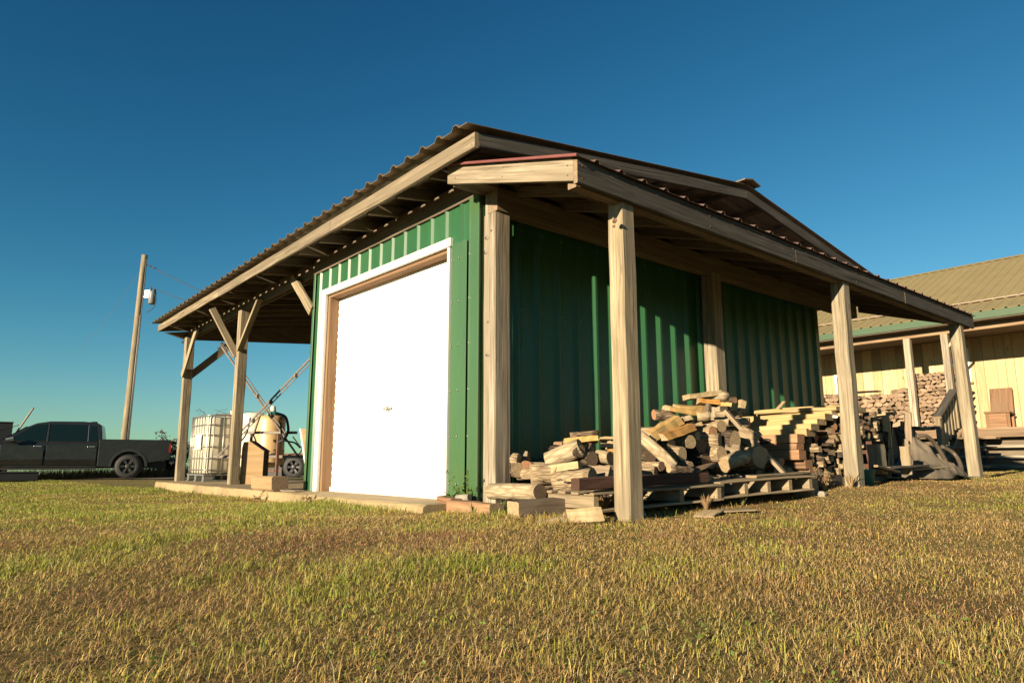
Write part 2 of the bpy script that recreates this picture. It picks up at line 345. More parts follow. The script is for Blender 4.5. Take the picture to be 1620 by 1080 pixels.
# clear deep teal-blue air: contrast of the sky colours raised per channel
sep = N(nt, 'ShaderNodeSeparateColor'); nt.links.new(sky.outputs[0], sep.inputs[0]); cmb = N(nt, 'ShaderNodeCombineColor')
for i, (pw, k, lim) in enumerate(((1.95, 4.5, 3.7), (1.40, 2.15, 10.0), (1.25, 1.42, 18))):
    m1 = N(nt, 'ShaderNodeMath', operation='MULTIPLY'); nt.links.new(sep.outputs[i], m1.inputs[0]); m1.inputs[1].default_value = .1
    m2 = N(nt, 'ShaderNodeMath', operation='POWER'); nt.links.new(m1.outputs[0], m2.inputs[0]); m2.inputs[1].default_value = pw
    m3 = N(nt, 'ShaderNodeMath', operation='MULTIPLY'); nt.links.new(m2.outputs[0], m3.inputs[0]); m3.inputs[1].default_value = k*10
    q = m3
    for op, val in (('DIVIDE', lim), ('POWER', 2), ('ADD', 1), ('SQRT', 0)):           # soft shoulder towards the horizon
        q2 = N(nt, 'ShaderNodeMath', operation=op); nt.links.new(q.outputs[0], q2.inputs[0]); q2.inputs[1].default_value = val; q = q2
    m4 = N(nt, 'ShaderNodeMath', operation='DIVIDE'); nt.links.new(m3.outputs[0], m4.inputs[0]); nt.links.new(q.outputs[0], m4.inputs[1])
    nt.links.new(m4.outputs[0], cmb.inputs[i])
nt.links.new(cmb.outputs[0], nt.nodes['Background'].inputs[0])
nt.nodes['Background'].inputs[1].default_value = .1/2**EXPO
sl = bpy.data.lights.new('sun', 'SUN'); sl.energy = 4.8; sl.angle = math.radians(.53); sl.color = (1, .83, .58)
so = bpy.data.objects.new('sun', sl); COL.objects.link(so); so.rotation_euler = SUN.to_track_quat('Z', 'Y').to_euler(); so.location = (-30, -5, 12)
S.view_settings.view_transform = 'Standard'; S.view_settings.look = 'None'; S.view_settings.exposure = EXPO; S.view_settings.gamma = 1

# ------------------------------------------------------------------ ground
CP = np.array([(-3.5, -4.5, -.20), (-6, 0, -.24), (-.6, .2, -.075), (-.4, .0, -.05), (-.6, 4, -.115), (-.6, 8.7, -.13), (.1, -1.5, -.06), (-.4, -.6, -.05), (1.8, -1.7, -.01),
    (3.5, -1.5, .09), (7.1, -1.5, .11), (5.2, -1.6, .12), (11, -3, .14), (14, 0, .12), (17, -5, .12), (17, 2, .1), (17, 10, .08), (0, -5, -.16), (5, -6, .03), (10, -9, .16),
    (1.5, 21.6, -.235), (-1.7, 24.3, -.235), (-5, 20, -.3), (4, 19, -.24), (20, -15, .25), (3.5, 2, -.2), (3.5, 7, -.2), (6, 5, -.2), (0, 12, -.18), (-4, 10, -.22), (4.5, 15, -.12),
    (-12, 0, -.4), (-5, -14, -.3), (1.5, -.5, -.04)])
def gz(x, y):
    x = np.asarray(x, float); y = np.asarray(y, float); num = np.zeros_like(x); den = np.zeros_like(x)
    for a, b, c in CP:
        wt = 1/((x-a)**2+(y-b)**2+.25)**1.6; num += wt*c; den += wt
    z = num/den
    dd = np.maximum(0, (x-3)*(-.43)+(y-4)*.9-17.6)           # the hill falls away behind the truck
    z = z-dd*.075-.0004*dd*dd*(dd < 60)-np.where(dd >= 60, 1.44+.02*(dd-60), 0)
    return z
def wob(x, y): return .012*np.sin(x*3.1+1.3*np.sin(y*1.7))*np.sin(y*2.7+.6)
def gh(x, y): return float(gz(x, y)+wob(x, y))
ga = np.linspace(-1, 1, 381); gxs = 40*ga+900*np.sign(ga)*np.abs(ga)**7; GX, GY = np.meshgrid(gxs+2, gxs+3, indexing='ij')
GZ = gz(GX, GY)+wob(GX, GY)*(np.hypot(GX, GY) < 40)
me = bpy.data.meshes.new('ground'); n = len(ga); idx = np.arange(n*n).reshape(n, n)
q = np.stack([idx[:-1, :-1], idx[1:, :-1], idx[1:, 1:], idx[:-1, 1:]], -1).reshape(-1, 4)
me.from_pydata(np.stack([GX.ravel(), GY.ravel(), GZ.ravel()], 1).tolist(), [], q.tolist()); me.materials.append(M['soil']); me.polygons.foreach_set('use_smooth', [True]*len(q))
tag(bpy.data.objects.new('ground', me), kind='structure'); COL.objects.link(bpy.data.objects['ground'])
# gravel drive under the truck, draped on the ground
dv = MB(); ax = V((.766, -.643, 0)); pv = V((.643, .766, 0)); oc = V((.6, 22.2, 0))
K = 40
for k in range(K+1):
    for j in range(5):
        p = oc+ax*(-14+30*k/K)+pv*(-.35+2.6*j/4); dv.v.append(V((p.x, p.y, gh(p.x, p.y)+.03)))
for k in range(K):
    for j in range(4):
        a = k*5+j; dv.face((a, a+5, a+6, a+1), ((0, 0),)*4)
dv.build('gravel_drive', 'gravel', kind='structure')
# concrete slab with a worn front edge
sb = MB(); ys = [.10+.14*i for i in range(63)]
ring = []
for y in ys:
    e = random.uniform(-.008, .008)+.03*(random.random() < .06); x0 = -.46+e
    ring.append([(7.3, -.35), (7.3, 0), (x0+.03+random.uniform(-.02, .02), 0), (x0+.006, -.010+random.uniform(-.008, .004)), (x0, -.03), (x0-.008+random.uniform(-.014, .014), -.10), (x0-.015, -.35)])
for k, y in enumerate(ys):
    for (x, z) in ring[k]: sb.v.append(V((x, y, z)))
for k in range(len(ys)-1):
    for i in range(6):
        a = k*7+i; sb.face((a, a+1, a+8, a+7), ((0, 0),)*4, 0, False)
sb.face(range(6, -1, -1), ((0, 0),)*7); sb.face(range((len(ys)-1)*7, len(ys)*7), ((0, 0),)*7)
sb.build('concrete_slab', 'concrete', kind='structure')

# ------------------------------------------------------------------ the shed
shed = empty('pole_shed', (0, 0, 0), 'green metal pole shed with white roll-up door, carport wing and lean-to', 'shed')
XE, XF, YR, YL = -.43, 7.49, -.55, 9.55; XR = (XE+XF)/2; ZE = 2.80; SL = .147           # eaves, rake ends, ridge
def zf(x): return ZE+(x-XE)*SL if x <= XR else ZE+(XF-x)*SL                               # underside of fascia line
H = 2.39; D0, D1, W = .397, 3.13, 3.40
# walls
wl = MB()
wl.sheet((0, D1-.02, .0), (0, 1, 0), (0, 0, 1), (-1, 0, 0), W-D1+.02, 2.86, .25, m=0, start=.16, rh=.02, rb=.06, rt=.016)
wl.sheet((0, D0, H-.06), (0, 1, 0), (0, 0, 1), (-1, 0, 0), D1-D0-.02, 2.86-H+.06, .25, start=.11, rh=.02, rb=.06, rt=.016)
wl.sheet((0, 0, .0), (0, 1, 0), (0, 0, 1), (-1, 0, 0), D0, 2.86, .25, start=.26)
wl.build('front_wall', 'green', shed, solid=.003)
sw = MB(); sw.sheet((0, 0, .0), (1, 0, 0), (0, 0, 1), (0, -1, 0), 6.13, 2.86, .256, rh=.030, rb=.105, rt=.028, start=.18)
sw.build('side_wall', 'green', shed, solid=.003)
gw = MB(); gw.prism([(0, .004, 2.861), (6.13, .004, 2.861), (6.13, .004, zf(6.13)+.06), (XR, .004, zf(XR)+.06), (0, .004, zf(0)+.06)], (0, .02, 0)); gw.build('gable_wall', 'green', shed)
rw = MB(); rw.sheet((6.13, .02, 0), (0, 1, 0), (0, 0, 1), (1, 0, 0), 3.38, 3.0, .25); rw.sheet((.02, W, 0), (1, 0, 0), (0, 0, 1), (0, 1, 0), 6.1, 2.86, .25)
rw.build('rear_wall', 'green', shed, solid=.003)
ct = MB()
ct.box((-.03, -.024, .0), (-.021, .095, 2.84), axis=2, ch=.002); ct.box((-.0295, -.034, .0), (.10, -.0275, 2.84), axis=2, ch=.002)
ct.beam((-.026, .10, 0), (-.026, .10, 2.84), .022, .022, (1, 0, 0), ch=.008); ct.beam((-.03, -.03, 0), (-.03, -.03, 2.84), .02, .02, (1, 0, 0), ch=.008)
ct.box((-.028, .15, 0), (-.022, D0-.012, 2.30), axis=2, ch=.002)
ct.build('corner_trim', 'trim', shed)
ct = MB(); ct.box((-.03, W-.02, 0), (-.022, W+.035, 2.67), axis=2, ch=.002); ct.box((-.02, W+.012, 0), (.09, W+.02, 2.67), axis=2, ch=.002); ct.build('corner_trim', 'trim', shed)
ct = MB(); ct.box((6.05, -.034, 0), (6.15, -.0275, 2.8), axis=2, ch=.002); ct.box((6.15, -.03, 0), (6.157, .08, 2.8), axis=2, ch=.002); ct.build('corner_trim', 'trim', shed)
# door opening
dt = MB(); tl = .095
dt.box((-.05, D1-tl, .0), (-.003, D1, H-.05), axis=2); dt.build('door_trim', 'whitetrim', shed)
dt = MB(); dt.box((-.048, D0, .0), (-.003, D0+.035, H-.11), axis=2); dt.build('door_trim', 'whitetrim', shed)
dt = MB(); dt.prism([(-.045, D0-.01, H-.098), (-.045, D1+.01, H-.055), (-.045, D1+.01, H+.022), (-.045, D0-.01, H-.016)], (.04, 0, 0)); dt.build('door_trim', 'whitetrim', shed, bevel=.004)
jb = MB(); jb.box((-.002, D1-tl-.045, 0), (.16, D1-tl, H-.06), axis=2, endm=1); jb.build('door_jamb', ['jamb', 'end_post'], shed)
jb = MB(); jb.box((-.002, D0+.036, 0), (.16, D0+.07, H-.13), axis=2, endm=1); jb.build('door_jamb', ['jamb', 'end_post'], shed)
jb = MB(); jb.prism([(-.002, D0+.036, H-.135), (-.002, D1-tl-.045, H-.092), (-.002, D1-tl-.045, H-.03), (-.002, D0+.036, H-.03)], (.16, 0, 0)); jb.build('door_header', ['jamb'], shed)
dr = MB(); K = 26; zt = H-.10; y0, y1 = D0+.07, D1-tl-.045
prof = []
for k in range(K):
    z0 = .012+(zt-.012)*k/K; h = (zt-.012)/K; prof += [(z0, 0), (z0+h*.12, -.006), (z0+h*.42, -.006), (z0+h*.54, 0)]
prof.append((zt, 0))
for (z, d) in prof: dr.v += [V((.125+d, y0, z)), V((.125+d, y1, z))]
for k in range(len(prof)-1):
    a = 2*k; dr.face((a, a+2, a+3, a+1), ((0, 0),)*4)
dr.box((.10, y0+.005, .0), (.125, y1-.005, .05), axis=1)
door = dr.build('garage_door', 'white', shed, solid=.002)
hp = atx(613, 646, .11); hd = MB(); hd.box((.10, hp.y-.075, hp.z-.014), (.112, hp.y+.075, hp.z+.014), axis=1); hd.lathe((.10, hp.y-.01, hp.z), [(.0, -.02), (.022, -.02), (.022, .01)], 12, axis=(1, 0, 0)); hd.box((.075, hp.y-.012, hp.z-.045), (.088, hp.y+.004, hp.z+.03), axis=2)
hd.build('handle', 'steel', door)
gp = MB(); gp.box((.118, y0+.25, .85), (.124, y0+.9, .862), axis=1, ch=.002); gp.build('lift_rail', 'whitetrim', door)
# posts ---------------------------------------------------------------
def post(p0, p1, w, d, mat='post', top=None, name='post'):
    b = MB(); b.beam(p0, p1, w, d, (1, 0, 0), 0, 1, seg=9, jit=.0035, ch=.009); 
    return b.build(name, [mat, 'end_post'], shed)
GR = lambda x, y: gh(x, y)-.25
post((.088, -.142, -.2), (.085, -.14, 2.46), .16, .17, 'postgrey')
b = MB(); b.box((.010, -.115, 2.45), (.168, -.066, 2.66), axis=2); b.build('post', ['postgrey', 'end_post'], shed)
post((.125, -1.51, GR(.13, -1.5)), (.215, -1.44, 2.20), .14, .14)
post((3.52, -1.51, GR(3.5, -1.5)), (3.70, -1.45, 2.20), .14, .14)
post((7.16, -1.50, GR(7.1, -1.5)), (7.19, -1.46, 2.20), .14, .14)
post((3.27, -.165, -.2), (3.29, -.16, 2.50), .165, .17)
post((6.70, -.15, -.2), (6.70, -.15, 2.52), .14, .14, 'greyboard')
post((.07, 9.28, -.02), (.05, 9.30, 2.70), .14, .15)
post((.06, 6.25, -.02), (.04, 6.22, 2.70), .13, .14)
post((6.95, 9.28, -.02), (6.95, 9.28, 2.8), .14, .14); post((6.95, 6.2, -.02), (6.95, 6.2, 2.8), .14, .14)
# headers and braces
b = MB(); b.box((.03, W+.04, 2.69), (.07, YL-.1, 2.90), axis=1, endm=1, seg=8, jit=.003); b.build('header_beam', ['rafter', 'end_post'], shed)
b = MB(); b.box((-.034, 0.0, 2.665), (-.006+.0, W+.03, 2.86), axis=1, endm=1, seg=6, jit=.002); b.build('header_beam', ['rafter', 'end_post'], shed)
b = MB(); b.box((.1, W+.04, 2.69), (.14, YL-.1, 2.90), axis=1, endm=1); b.build('header_beam', ['rafter', 'end_post'], shed)
b = MB(); b.box((6.9, .1, 2.69), (6.98, YL-.1, 2.92), axis=1, endm=1); b.build('header_beam', ['rafter', 'end_post'], shed)
b = MB(); b.prism([(XE+.05, 9.40, 2.76), (.0, 9.40, 2.665), (3.53, 9.40, 2.94), (7.0, 9.40, 2.7), (XF-.05, 9.40, 2.84), (XR, 9.40, zf(XR)+.06)], (0, .03, 0)); b.build('gable_panel', ['rafter'], shed)
def brace(p0, p1, w=.14, t=.04, up=(1, 0, 0), mat='post'):
    b = MB(); b.beam(p0, p1, w, t, up, 0, 1, seg=4, jit=.002); b.build('knee_brace', [mat, 'end_post'], shed)
brace((-.04, 9.26, 1.95), (-.045, 8.50, 2.76), .13, .04)                        # near end post, along the header
brace((.10, 9.33, 1.95), (1.05, 9.33, 2.86), .13, .045, (0, 1, 0))              # near end post, back under the tie
brace((-.015, 6.28, 1.98), (-.40, 6.38, 2.70), .10, .05, (0, 1, 0))              # outrigger to the eave
brace((-.015, 6.16, 2.05), (-.035, 5.32, 2.72), .05, .09)
brace((-.035, W+.03, 2.2), (-.04, 4.10, 2.77), .13, .045)
# rafters, purlins, fascia
def zs(x): return zf(x)+.135
for k in range(17):
    y = .18+k*.575
    for x0, x1 in ((XE+.02, XR-.01), (XF-.02, XR+.01)):
        b = MB(); b.beam((x0, y, zs(x0)-.105), (x1, y, zs(x1)-.105), .042, .11, m=0, endm=1, seg=2, jit=.001); b.build('rafter', ['rafter', 'end_post'], shed)
for x in [XE+.16+.62*i for i in range(13)]:
    b = MB(); b.beam((x, YR+.04, zs(x)-.026), (x, YL-.04, zs(x)-.026), .085, .042, (SL if x > XR else -SL, 0, 1), endm=1, seg=6, jit=.001); b.build('purlin', ['rafter', 'end_post'], shed)
ye = [YR, 2.05, 5.9, YL]
for a, c in zip(ye[:-1], ye[1:]):
    b = MB(); b.box((XE-.04, a+.002, ZE-.012+random.uniform(-.008, .008)), (XE-.001, c-.002, ZE+.115), axis=1, endm=1, seg=8, jit=.003); b.build('fascia', ['fascia', 'end_post'], shed)
b = MB(); b.box((XF, YR, ZE), (XF+.04, YL, ZE+.115), axis=1, endm=1); b.build('fascia', ['fascia', 'end_post'], shed)
for y in (YR, YL-.038):
    for x0, x1 in ((XE-.0, XR-.001), (XF, XR+.001)):
        b = MB(); b.beam((x0, y+.019, zf(x0)+.058), (x1, y+.019, zf(x1)+.058), .038, .12, m=0, endm=1, seg=9, jit=.003, bend=.018 if y < 0 else 0)
        b.build('barge_board', ['greyboard', 'end_post'], shed)
# roof sheets
nl = V((-SL, 0, 1)).normalized(); el = V((1, 0, SL)).normalized(); Ls = (XR-XE+.10)/el.x
b = MB(); b.sheet((XE-.14, YR-.03, zs(XE-.14)+.028), (0, 1, 0), el, nl, YL-YR+.09, Ls+.04, .243, rh=.034, rb=.10, rt=.04, start=.16); b.build('roof_sheet', 'tinroof', shed, solid=.004)
el2 = V((-1, 0, SL)).normalized(); nl2 = V((SL, 0, 1)).normalized()
b = MB(); b.sheet((XF+.10, YR-.03, zf(XF)+.135-.10*SL+.028), (0, 1, 0), el2, nl2, YL-YR+.12, Ls, .243, rh=.034, rb=.10, rt=.04, start=.16); b.build('roof_sheet', 'tinbrown', shed, solid=.004)
zr = zs(XR)+.026
b = MB(); b.prism([(XR-.17, YR-.09, zr+.018), (XR, YR-.09, zr+.06), (XR+.17, YR-.09, zr+.018), (XR+.17, YR-.09, zr+.005), (XR, YR-.09, zr+.045), (XR-.17, YR-.09, zr+.005)], (0, YL-YR+.18, 0)); b.build('ridge_cap', 'tinroof', shed)
# soffit under the eave beside the wall
# lean-to ---------------------------------------------------------------
XB0, XB1, YB = -.35, 7.655, -1.55
def zl(y): return 2.845+(y)*.307                                                # top of lean-to framing
xs_ = [XB0, 2.6, 5.2, XB1]
for a, c in zip(xs_[:-1], xs_[1:]):
    b = MB(); b.box((a+.002, YB, 2.192-.002*random.random()), (c-.002, YB+.038, zl(YB)-.003), axis=0, endm=1, seg=10, jit=.003); b.build('fascia', ['greyboard', 'end_post'], shed)
for x in (XB0, XB1-.038):
    b = MB(); b.prism([(x, .0, 2.685), (x, YB+.039, 2.213), (x, YB+.039, zl(YB+.039)), (x, 0.0, zl(0))], (.038, 0, 0)); b.build('barge_board', ['fascia'], shed, bevel=.004)
b = MB(); b.box((XB0+.04, -1.50, 2.185), (XB1-.04, -1.42, zl(-1.42)-.06), axis=0, endm=1); b.build('girder', ['rafter', 'end_post'], shed)
b = MB(); b.box((.012, -.235, 2.47), (7.0, -.118, 2.685), axis=0, endm=1, seg=8, jit=.002); b.build('girder', ['rafter', 'end_post'], shed)
b = MB(); b.box((XB0+.04, -.262, 2.655), (.008, -.03, 2.76), axis=0); b.build('girder', ['rafter'], shed)
b = MB(); b.box((.1, -.075, 2.70), (6.13, -.036, 2.80), axis=0); b.build('ledger', 'red', shed)
for k in range(14):
    x = XB0+.6+.565*k
    b = MB(); b.beam((x, -.04, zl(-.04)-.075), (x, -1.50, zl(-1.50)-.075), .04, .09, endm=1); b.build('rafter', ['rafter', 'end_post'], shed)
for y in (-.3, -.75, -1.2):
    b = MB(); b.beam((XB0+.04, y, zl(y)-.014), (XB1-.04, y, zl(y)-.014), .09, .03, (0, .307, 1), endm=1); b.build('purlin', ['rafter', 'end_post'], shed)
el = V((0, -1, -.307)).normalized(); nl = V((0, -.307, 1)).normalized()
b = MB(); b.sheet((XB0-.03, .03, zl(.03)+.004), (1, 0, 0), el, nl, XB1-XB0+.06, 1.61/abs(el.y), .255, rh=.02, rb=.06, rt=.024, start=.2); b.build('lean_to_roof_sheet', 'redbrown', shed, solid=.003)
b = MB(); b.beam((XB0-.036, .02, zl(.02)+.006), (XB0-.036, -1.585, zl(-1.585)+.006), .012, .022, m=0); b.build('rake_flashing', 'red', shed)
# bent nails and a hook on the corner post, a dangling hook at the carport corner
for px, py in ((769, 378), (767, 401), (770, 562)):
    b = MB(); p = atx(px, py, .003); b.tube([p, p+V((-.02, -.005, .0)), p+V((-.028, -.03, -.006)), p+V((-.03, -.045, .008))], .0032, 5)
    b.build('bent_nail', 'wire', shed)
b = MB(); p = V((-.02, 9.42, 2.68)); b.tube([p, p+V((0, .05, -.06)), p+V((0, .12, -.07)), p+V((0, .17, -.01))], .008, 6); b.build('gate_hook', 'wire', shed)
for (x, y, z) in [(-.004, 9.30, 2.1), (-.004, 9.30, 2.62), (-.006, 6.24, 2.14), (-.006, 6.24, 2.62), (.006, -.17, 2.30), (.006, -.13, 1.5), (.05, -1.52, 2.02), (.14, -1.44, 2.02)]:
    b = MB(); b.lathe((x, y, z), [(0, -.010), (.011, -.008), (.013, 0), (.02, .001), (.02, .006)], 8, axis=(1, 0, 0)); b.build('bolt', 'rust', shed)
for k in range(9):
    for dz in (.03, .09):
        y = YR+.04+1.15*k; b = MB(); b.lathe((XE-.041, y, ZE-.012+dz), [(0, -.002), (.005, -.002), (.005, .004)], 6, axis=(1, 0, 0)); b.build('nail_head', 'rust', shed)
for x in (XB0+.05, 1.2, 2.56, 3.9, 5.16, 6.4, XB1-.06):
    for dz in (.04, .13):
        b = MB(); b.lathe((x, YB-.001, 2.19+dz), [(0, -.002), (.006, -.002), (.006, .004)], 6, axis=(0, 1, 0)); b.build('nail_head', 'rust', shed)
for y, z in ((-.12, 2.70), (-.12, 2.76), (-.75, 2.50), (-.76, 2.57), (-1.46, 2.27), (-1.46, 2.34)):
    b = MB(); b.lathe((XB0-.001, y, z), [(0, -.002), (.006, -.002), (.006, .004)], 6, axis=(1, 0, 0)); b.build('nail_head', 'rust', shed)
sc = MB()
for y in (.26, .10, D0-.03):
    for z in (.15, .55, .95, 1.35, 1.75, 2.15): sc.lathe((-.036, y, z), [(0, -.004), (.007, -.004), (.009, .004)], 6, axis=(1, 0, 0))
for i in range(24):
    for z in (.2, .95, 1.7, 2.45): sc.lathe((.18+.256*i+.05, -.003, z), [(0, -.006), (.007, -.005), (.009, .002)], 6, axis=(0, 1, 0))
so_ = sc.build('wall_screw', 'screw', shed); so_['kind'] = 'stuff'

# ------------------------------------------------------------------ firewood
def roundpoly(r, n=13, irr=.07, flat=None):
    a, b = random.uniform(0, 6), random.uniform(0, 6)
    P = []
    for i in range(n):
        t = 2*PI*i/n; rr = r*(1+irr*math.sin(2*t+a)+irr*.7*math.sin(3*t+b)+random.uniform(-irr, irr)*.35)
        P.append((rr*math.cos(t), rr*math.sin(t)))
    return P
def add_round(b, p0, p1, r, n=13, irr=.07, bend=.008):
    """log with bark (0), a bark rim and a slightly sunken cut face (1)"""
    P = roundpoly(r, n, irr); b.loft(P, p0, p1, (0, 0, 1), 0, 1, seg=4, jit=r*.035, taper=random.uniform(.9, 1.08), smooth=True, bend=bend, slant=random.uniform(-.15, .15))
def add_split(b, p0, p1, r, kind=None, up=(0, 0, 1)):
    """split piece: two or three flat faces (0), bark on the arc (1), end grain (2)"""
    k = kind or random.choice('wwqqs')
    if k == 'w': P = [(-r*1.1, -r*.5), (r*1.15, -r*.62), (r*.35, r*.55), (-r*.5, r*.75)]; E = [1, 0, 0, 0]
    elif k == 'q': P = [(-r, -r*.7), (-r*.3, -r*.95), (r*.5, -r*.8), (r, -r*.35), (r*.15, r*.9)]; E = [1, 1, 1, 0, 0]
    elif k == 'b': P = [(-r*1.2, -r*.5), (r*1.2, -r*.55), (r*1.15, r*.45), (-r*1.1, r*.5)]; E = [0, 0, 0, 0]
    else: P = [(-r*1.1, -r*.35), (r*1.1, -r*.45), (r*.9, r*.35), (-r*.3, r*.5), (-r*1.0, r*.3)]; E = [0, 0, 0, 1, 1]
    a = random.uniform(-.25, .25); P = [(x*math.cos(a)-y*math.sin(a), x*math.sin(a)+y*math.cos(a)) for x, y in P]
    b.loft(P, p0, p1, up, E, 2, seg=6, jit=r*.10, taper=random.uniform(.82, 1.1), bend=r*.1, slant=random.uniform(-.3, .3))
PILE = 'firewood pieces in the loose pile'
def roundlog(p0, p1, r, label, bk='bark', end='end', group=PILE, n=13, irr=.07, name='firewood_log', cat='firewood'):
    b = MB(); add_round(b, p0, p1, r, n, irr); return b.build(name, [bk, end], None, label, cat, group)
def splitlog(p0, p1, r, label, face='split_y', bk='bark', end='end', kind=None, group=PILE, name='split_firewood', cat='firewood', up=(0, 0, 1)):
    b = MB(); add_split(b, p0, p1, r, kind, up); return b.build(name, [face, bk, end], None, label, cat, group)
YA = V((.10, .97, .05))
def endlog(px, py, rpx, y, L, label, bk='bark', end='end', dx=0, dz=0, **k):
    """a log whose sawn end shows: the end at plane y, the body running back from it"""
    p = aty(px, py, y); r = rpx*(p-CAM).dot(fw)/F; d = (YA+V((dx, 0, dz))).normalized(); return roundlog(p, p+d*L, r, label, bk, end, **k)
def lie(a, b, r, label, ya, yb, split=None, **k):
    p, q = aty(a[0], a[1], ya), aty(b[0], b[1], yb); rr = r*((p+q)/2-CAM).dot(fw)/F
    return splitlog(p, q, rr, label, kind=split, **k) if split else roundlog(p, q, rr, label, **k)
# small heap at the front
lie((840, 749), (902, 746), 17, 'thick rough-barked log at the low front end of the firewood heap', -.62, -.80, bk='bark_p', n=15, irr=.12)
lie((866, 731), (920, 707), 14, 'smooth pale barkless log leaning over the rough-barked log', -.55, -.80, bk='bark_w', irr=.1)
lie((872, 744), (918, 736), 12, 'pale split log lying between the rough-barked log and the dark beam', -.72, -.92, 'b', face='split_p')
lie((892, 700), (945, 694), 9, 'yellow squared split log laid flat near the top of the small front heap', -.55, -.72, 'b', face='split_y')
lie((902, 688), (947, 684), 4.5, 'thin brown branch on the very top of the small front heap', -.5, -.66, bk='bark', end='end_r')
lie((882, 702), (893, 702), 7, 'small dark reddish block at the back left of the small front heap', -.34, -.42, 'b', face='redbeam')
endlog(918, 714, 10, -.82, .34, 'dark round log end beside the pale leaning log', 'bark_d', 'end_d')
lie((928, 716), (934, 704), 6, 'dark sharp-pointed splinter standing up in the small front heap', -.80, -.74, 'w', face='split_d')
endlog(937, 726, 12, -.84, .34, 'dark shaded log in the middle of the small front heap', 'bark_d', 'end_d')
lie((944, 722), (965, 724), 10, 'short whitish birch log in the small front heap', -.78, -.9, bk='bark_w', end='end_d')
endlog(970, 731, 9, -.88, .36, 'brown log end just left of the foremost post', 'bark', 'end')
lie((948, 693), (1005, 694), 5.5, 'pale flat split piece passing behind the foremost post', -.62, -.8, 's', face='split_p')
lie((950, 703), (1000, 705), 6, 'thin pale slab under the flat piece behind the foremost post', -.6, -.78, 's', face='split_p')
lie((960, 714), (1000, 716), 7, 'orange split piece half hidden by the foremost post', -.66, -.8, 'q', face='split_o')
# main pile, named pieces
lie((1027, 690), (1071, 663), 10, 'large yellow split wedge sloping up the left side of the big pile', -.86, -.78, 'w', face='split_y')
lie((1047, 692), (1093, 675), 9, 'orange split wedge with a crack just below the large yellow wedge', -.92, -.86, 'w', face='split_o')
lie((1034, 656), (1066, 655), 8.5, 'rough reddish-brown log against the wall at the left shoulder of the big pile', -.52, -.62, bk='bark', end='end_r')
lie((1054, 645), (1104, 654), 9, 'broad pale yellow split slab near the crest of the big pile', -.62, -.72, 's', face='split_y')
lie((1070, 645), (1122, 646), 8, 'long orange-yellow split piece just under the crest of the big pile', -.55, -.68, 'b', face='split_y')
lie((1086, 628), (1136, 622), 7.5, 'pale smooth log forming the crest of the big pile', -.48, -.58, 'b', face='split_p')
lie((1116, 627), (1151, 627), 7, 'pale round log with its end at the right end of the crest', -.52, -.66, bk='bark_w', end='end')
lie((1104, 634), (1137, 638), 8, 'orange split piece with torn fibres under the crest log', -.6, -.72, 'w', face='split_o')
lie((1103, 658), (1124, 657), 8, 'short white barkless log in the upper middle of the big pile', -.74, -.84, bk='bark_w', end='end_d')
lie((1118, 655), (1120, 640), 5, 'dark upright splinter beside the short white log', -.76, -.72, 'w', face='split_g')
lie((1070, 668), (1092, 661), 8, 'greyish triangular split end beside the large yellow wedge', -.74, -.82, 'w', face='split_g')
endlog(1096, 672, 6.5, -.82, .36, 'small reddish log end right of the orange wedge', 'bark', 'end_r')
endlog(1104, 689, 7, -.88, .36, 'pale squarish log end below the reddish log end', 'bark_p', 'end')
endlog(1128, 684, 10, -.88, .36, 'round log with an orange-brown cut end in the middle of the big pile', 'bark_p', 'end_r')
endlog(1142, 674, 10, -.90, .38, 'greyish oval log end above the long leaning pole', 'bark_p', 'end')
endlog(1139, 697, 12, -.94, .40, 'pale-barked log with its end toward the long leaning pole', 'bark_p', 'end', dx=-.35)
endlog(1163, 696, 14, -1.0, .45, 'large round log with clear growth rings left of the long leaning pole', 'bark_d', 'end', n=16)
endlog(1142, 718, 12, -1.0, .42, 'round log with ringed end in the lower middle of the big pile', 'bark_p', 'end', n=15)
lie((1146, 735), (1179, 722), 13, 'stubby pale-barked log lying at the foot of the big pile', -1.04, -1.12, bk='bark_w', irr=.12)
endlog(1203, 722, 18, -1.1, .48, 'biggest log of the pile with a broad ringed end at its lower right', 'bark_p', 'end', n=17)
lie((1168, 684), (1196, 700), 13, 'thick pale-barked log above the biggest log', -.84, -.98, bk='bark_p', irr=.11)
lie((1148, 650), (1241, 748), 5.5, 'long grey pole leaning down the right side of the big pile', -.72, -1.24, 'b', face='split_g', name='leaning_pole', cat='pole', group='loose poles and boards')
lie((1013, 690), (1066, 738), 8, 'pale crooked branch sloping down right of the foremost post', -.86, -1.1, bk='bark_w', irr=.13)
endlog(1080, 718, 11, -1.0, .4, 'grey-ringed log end at the lower left of the big pile', 'bark_p', 'end')
endlog(1093, 699, 11, -.95, .42, 'pale log end with a square check above the grey-ringed log end', 'bark_p', 'end')
endlog(1093, 739, 9, -1.08, .38, 'small round log end sitting on the pallet boards', 'bark', 'end')
endlog(1047, 737, 8, -1.05, .36, 'small log end on the pallet just right of the foremost post', 'bark_p', 'end_d')
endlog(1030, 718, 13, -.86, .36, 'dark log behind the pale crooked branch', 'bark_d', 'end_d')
endlog(1062, 703, 9, -.9, .36, 'brown log end under the orange wedge', 'bark', 'end')
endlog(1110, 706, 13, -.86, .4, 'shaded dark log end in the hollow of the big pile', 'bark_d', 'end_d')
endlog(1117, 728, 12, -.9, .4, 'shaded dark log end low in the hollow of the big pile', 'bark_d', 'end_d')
endlog(1163, 633, 5, -.42, .3, 'small dark red log end behind the crest of the big pile', 'bark_d', 'end_r')
lie((1171, 652), (1173, 634), 5.5, 'upright trapezoid offcut standing right of the crest', -.46, -.44, 'w', face='split_p')
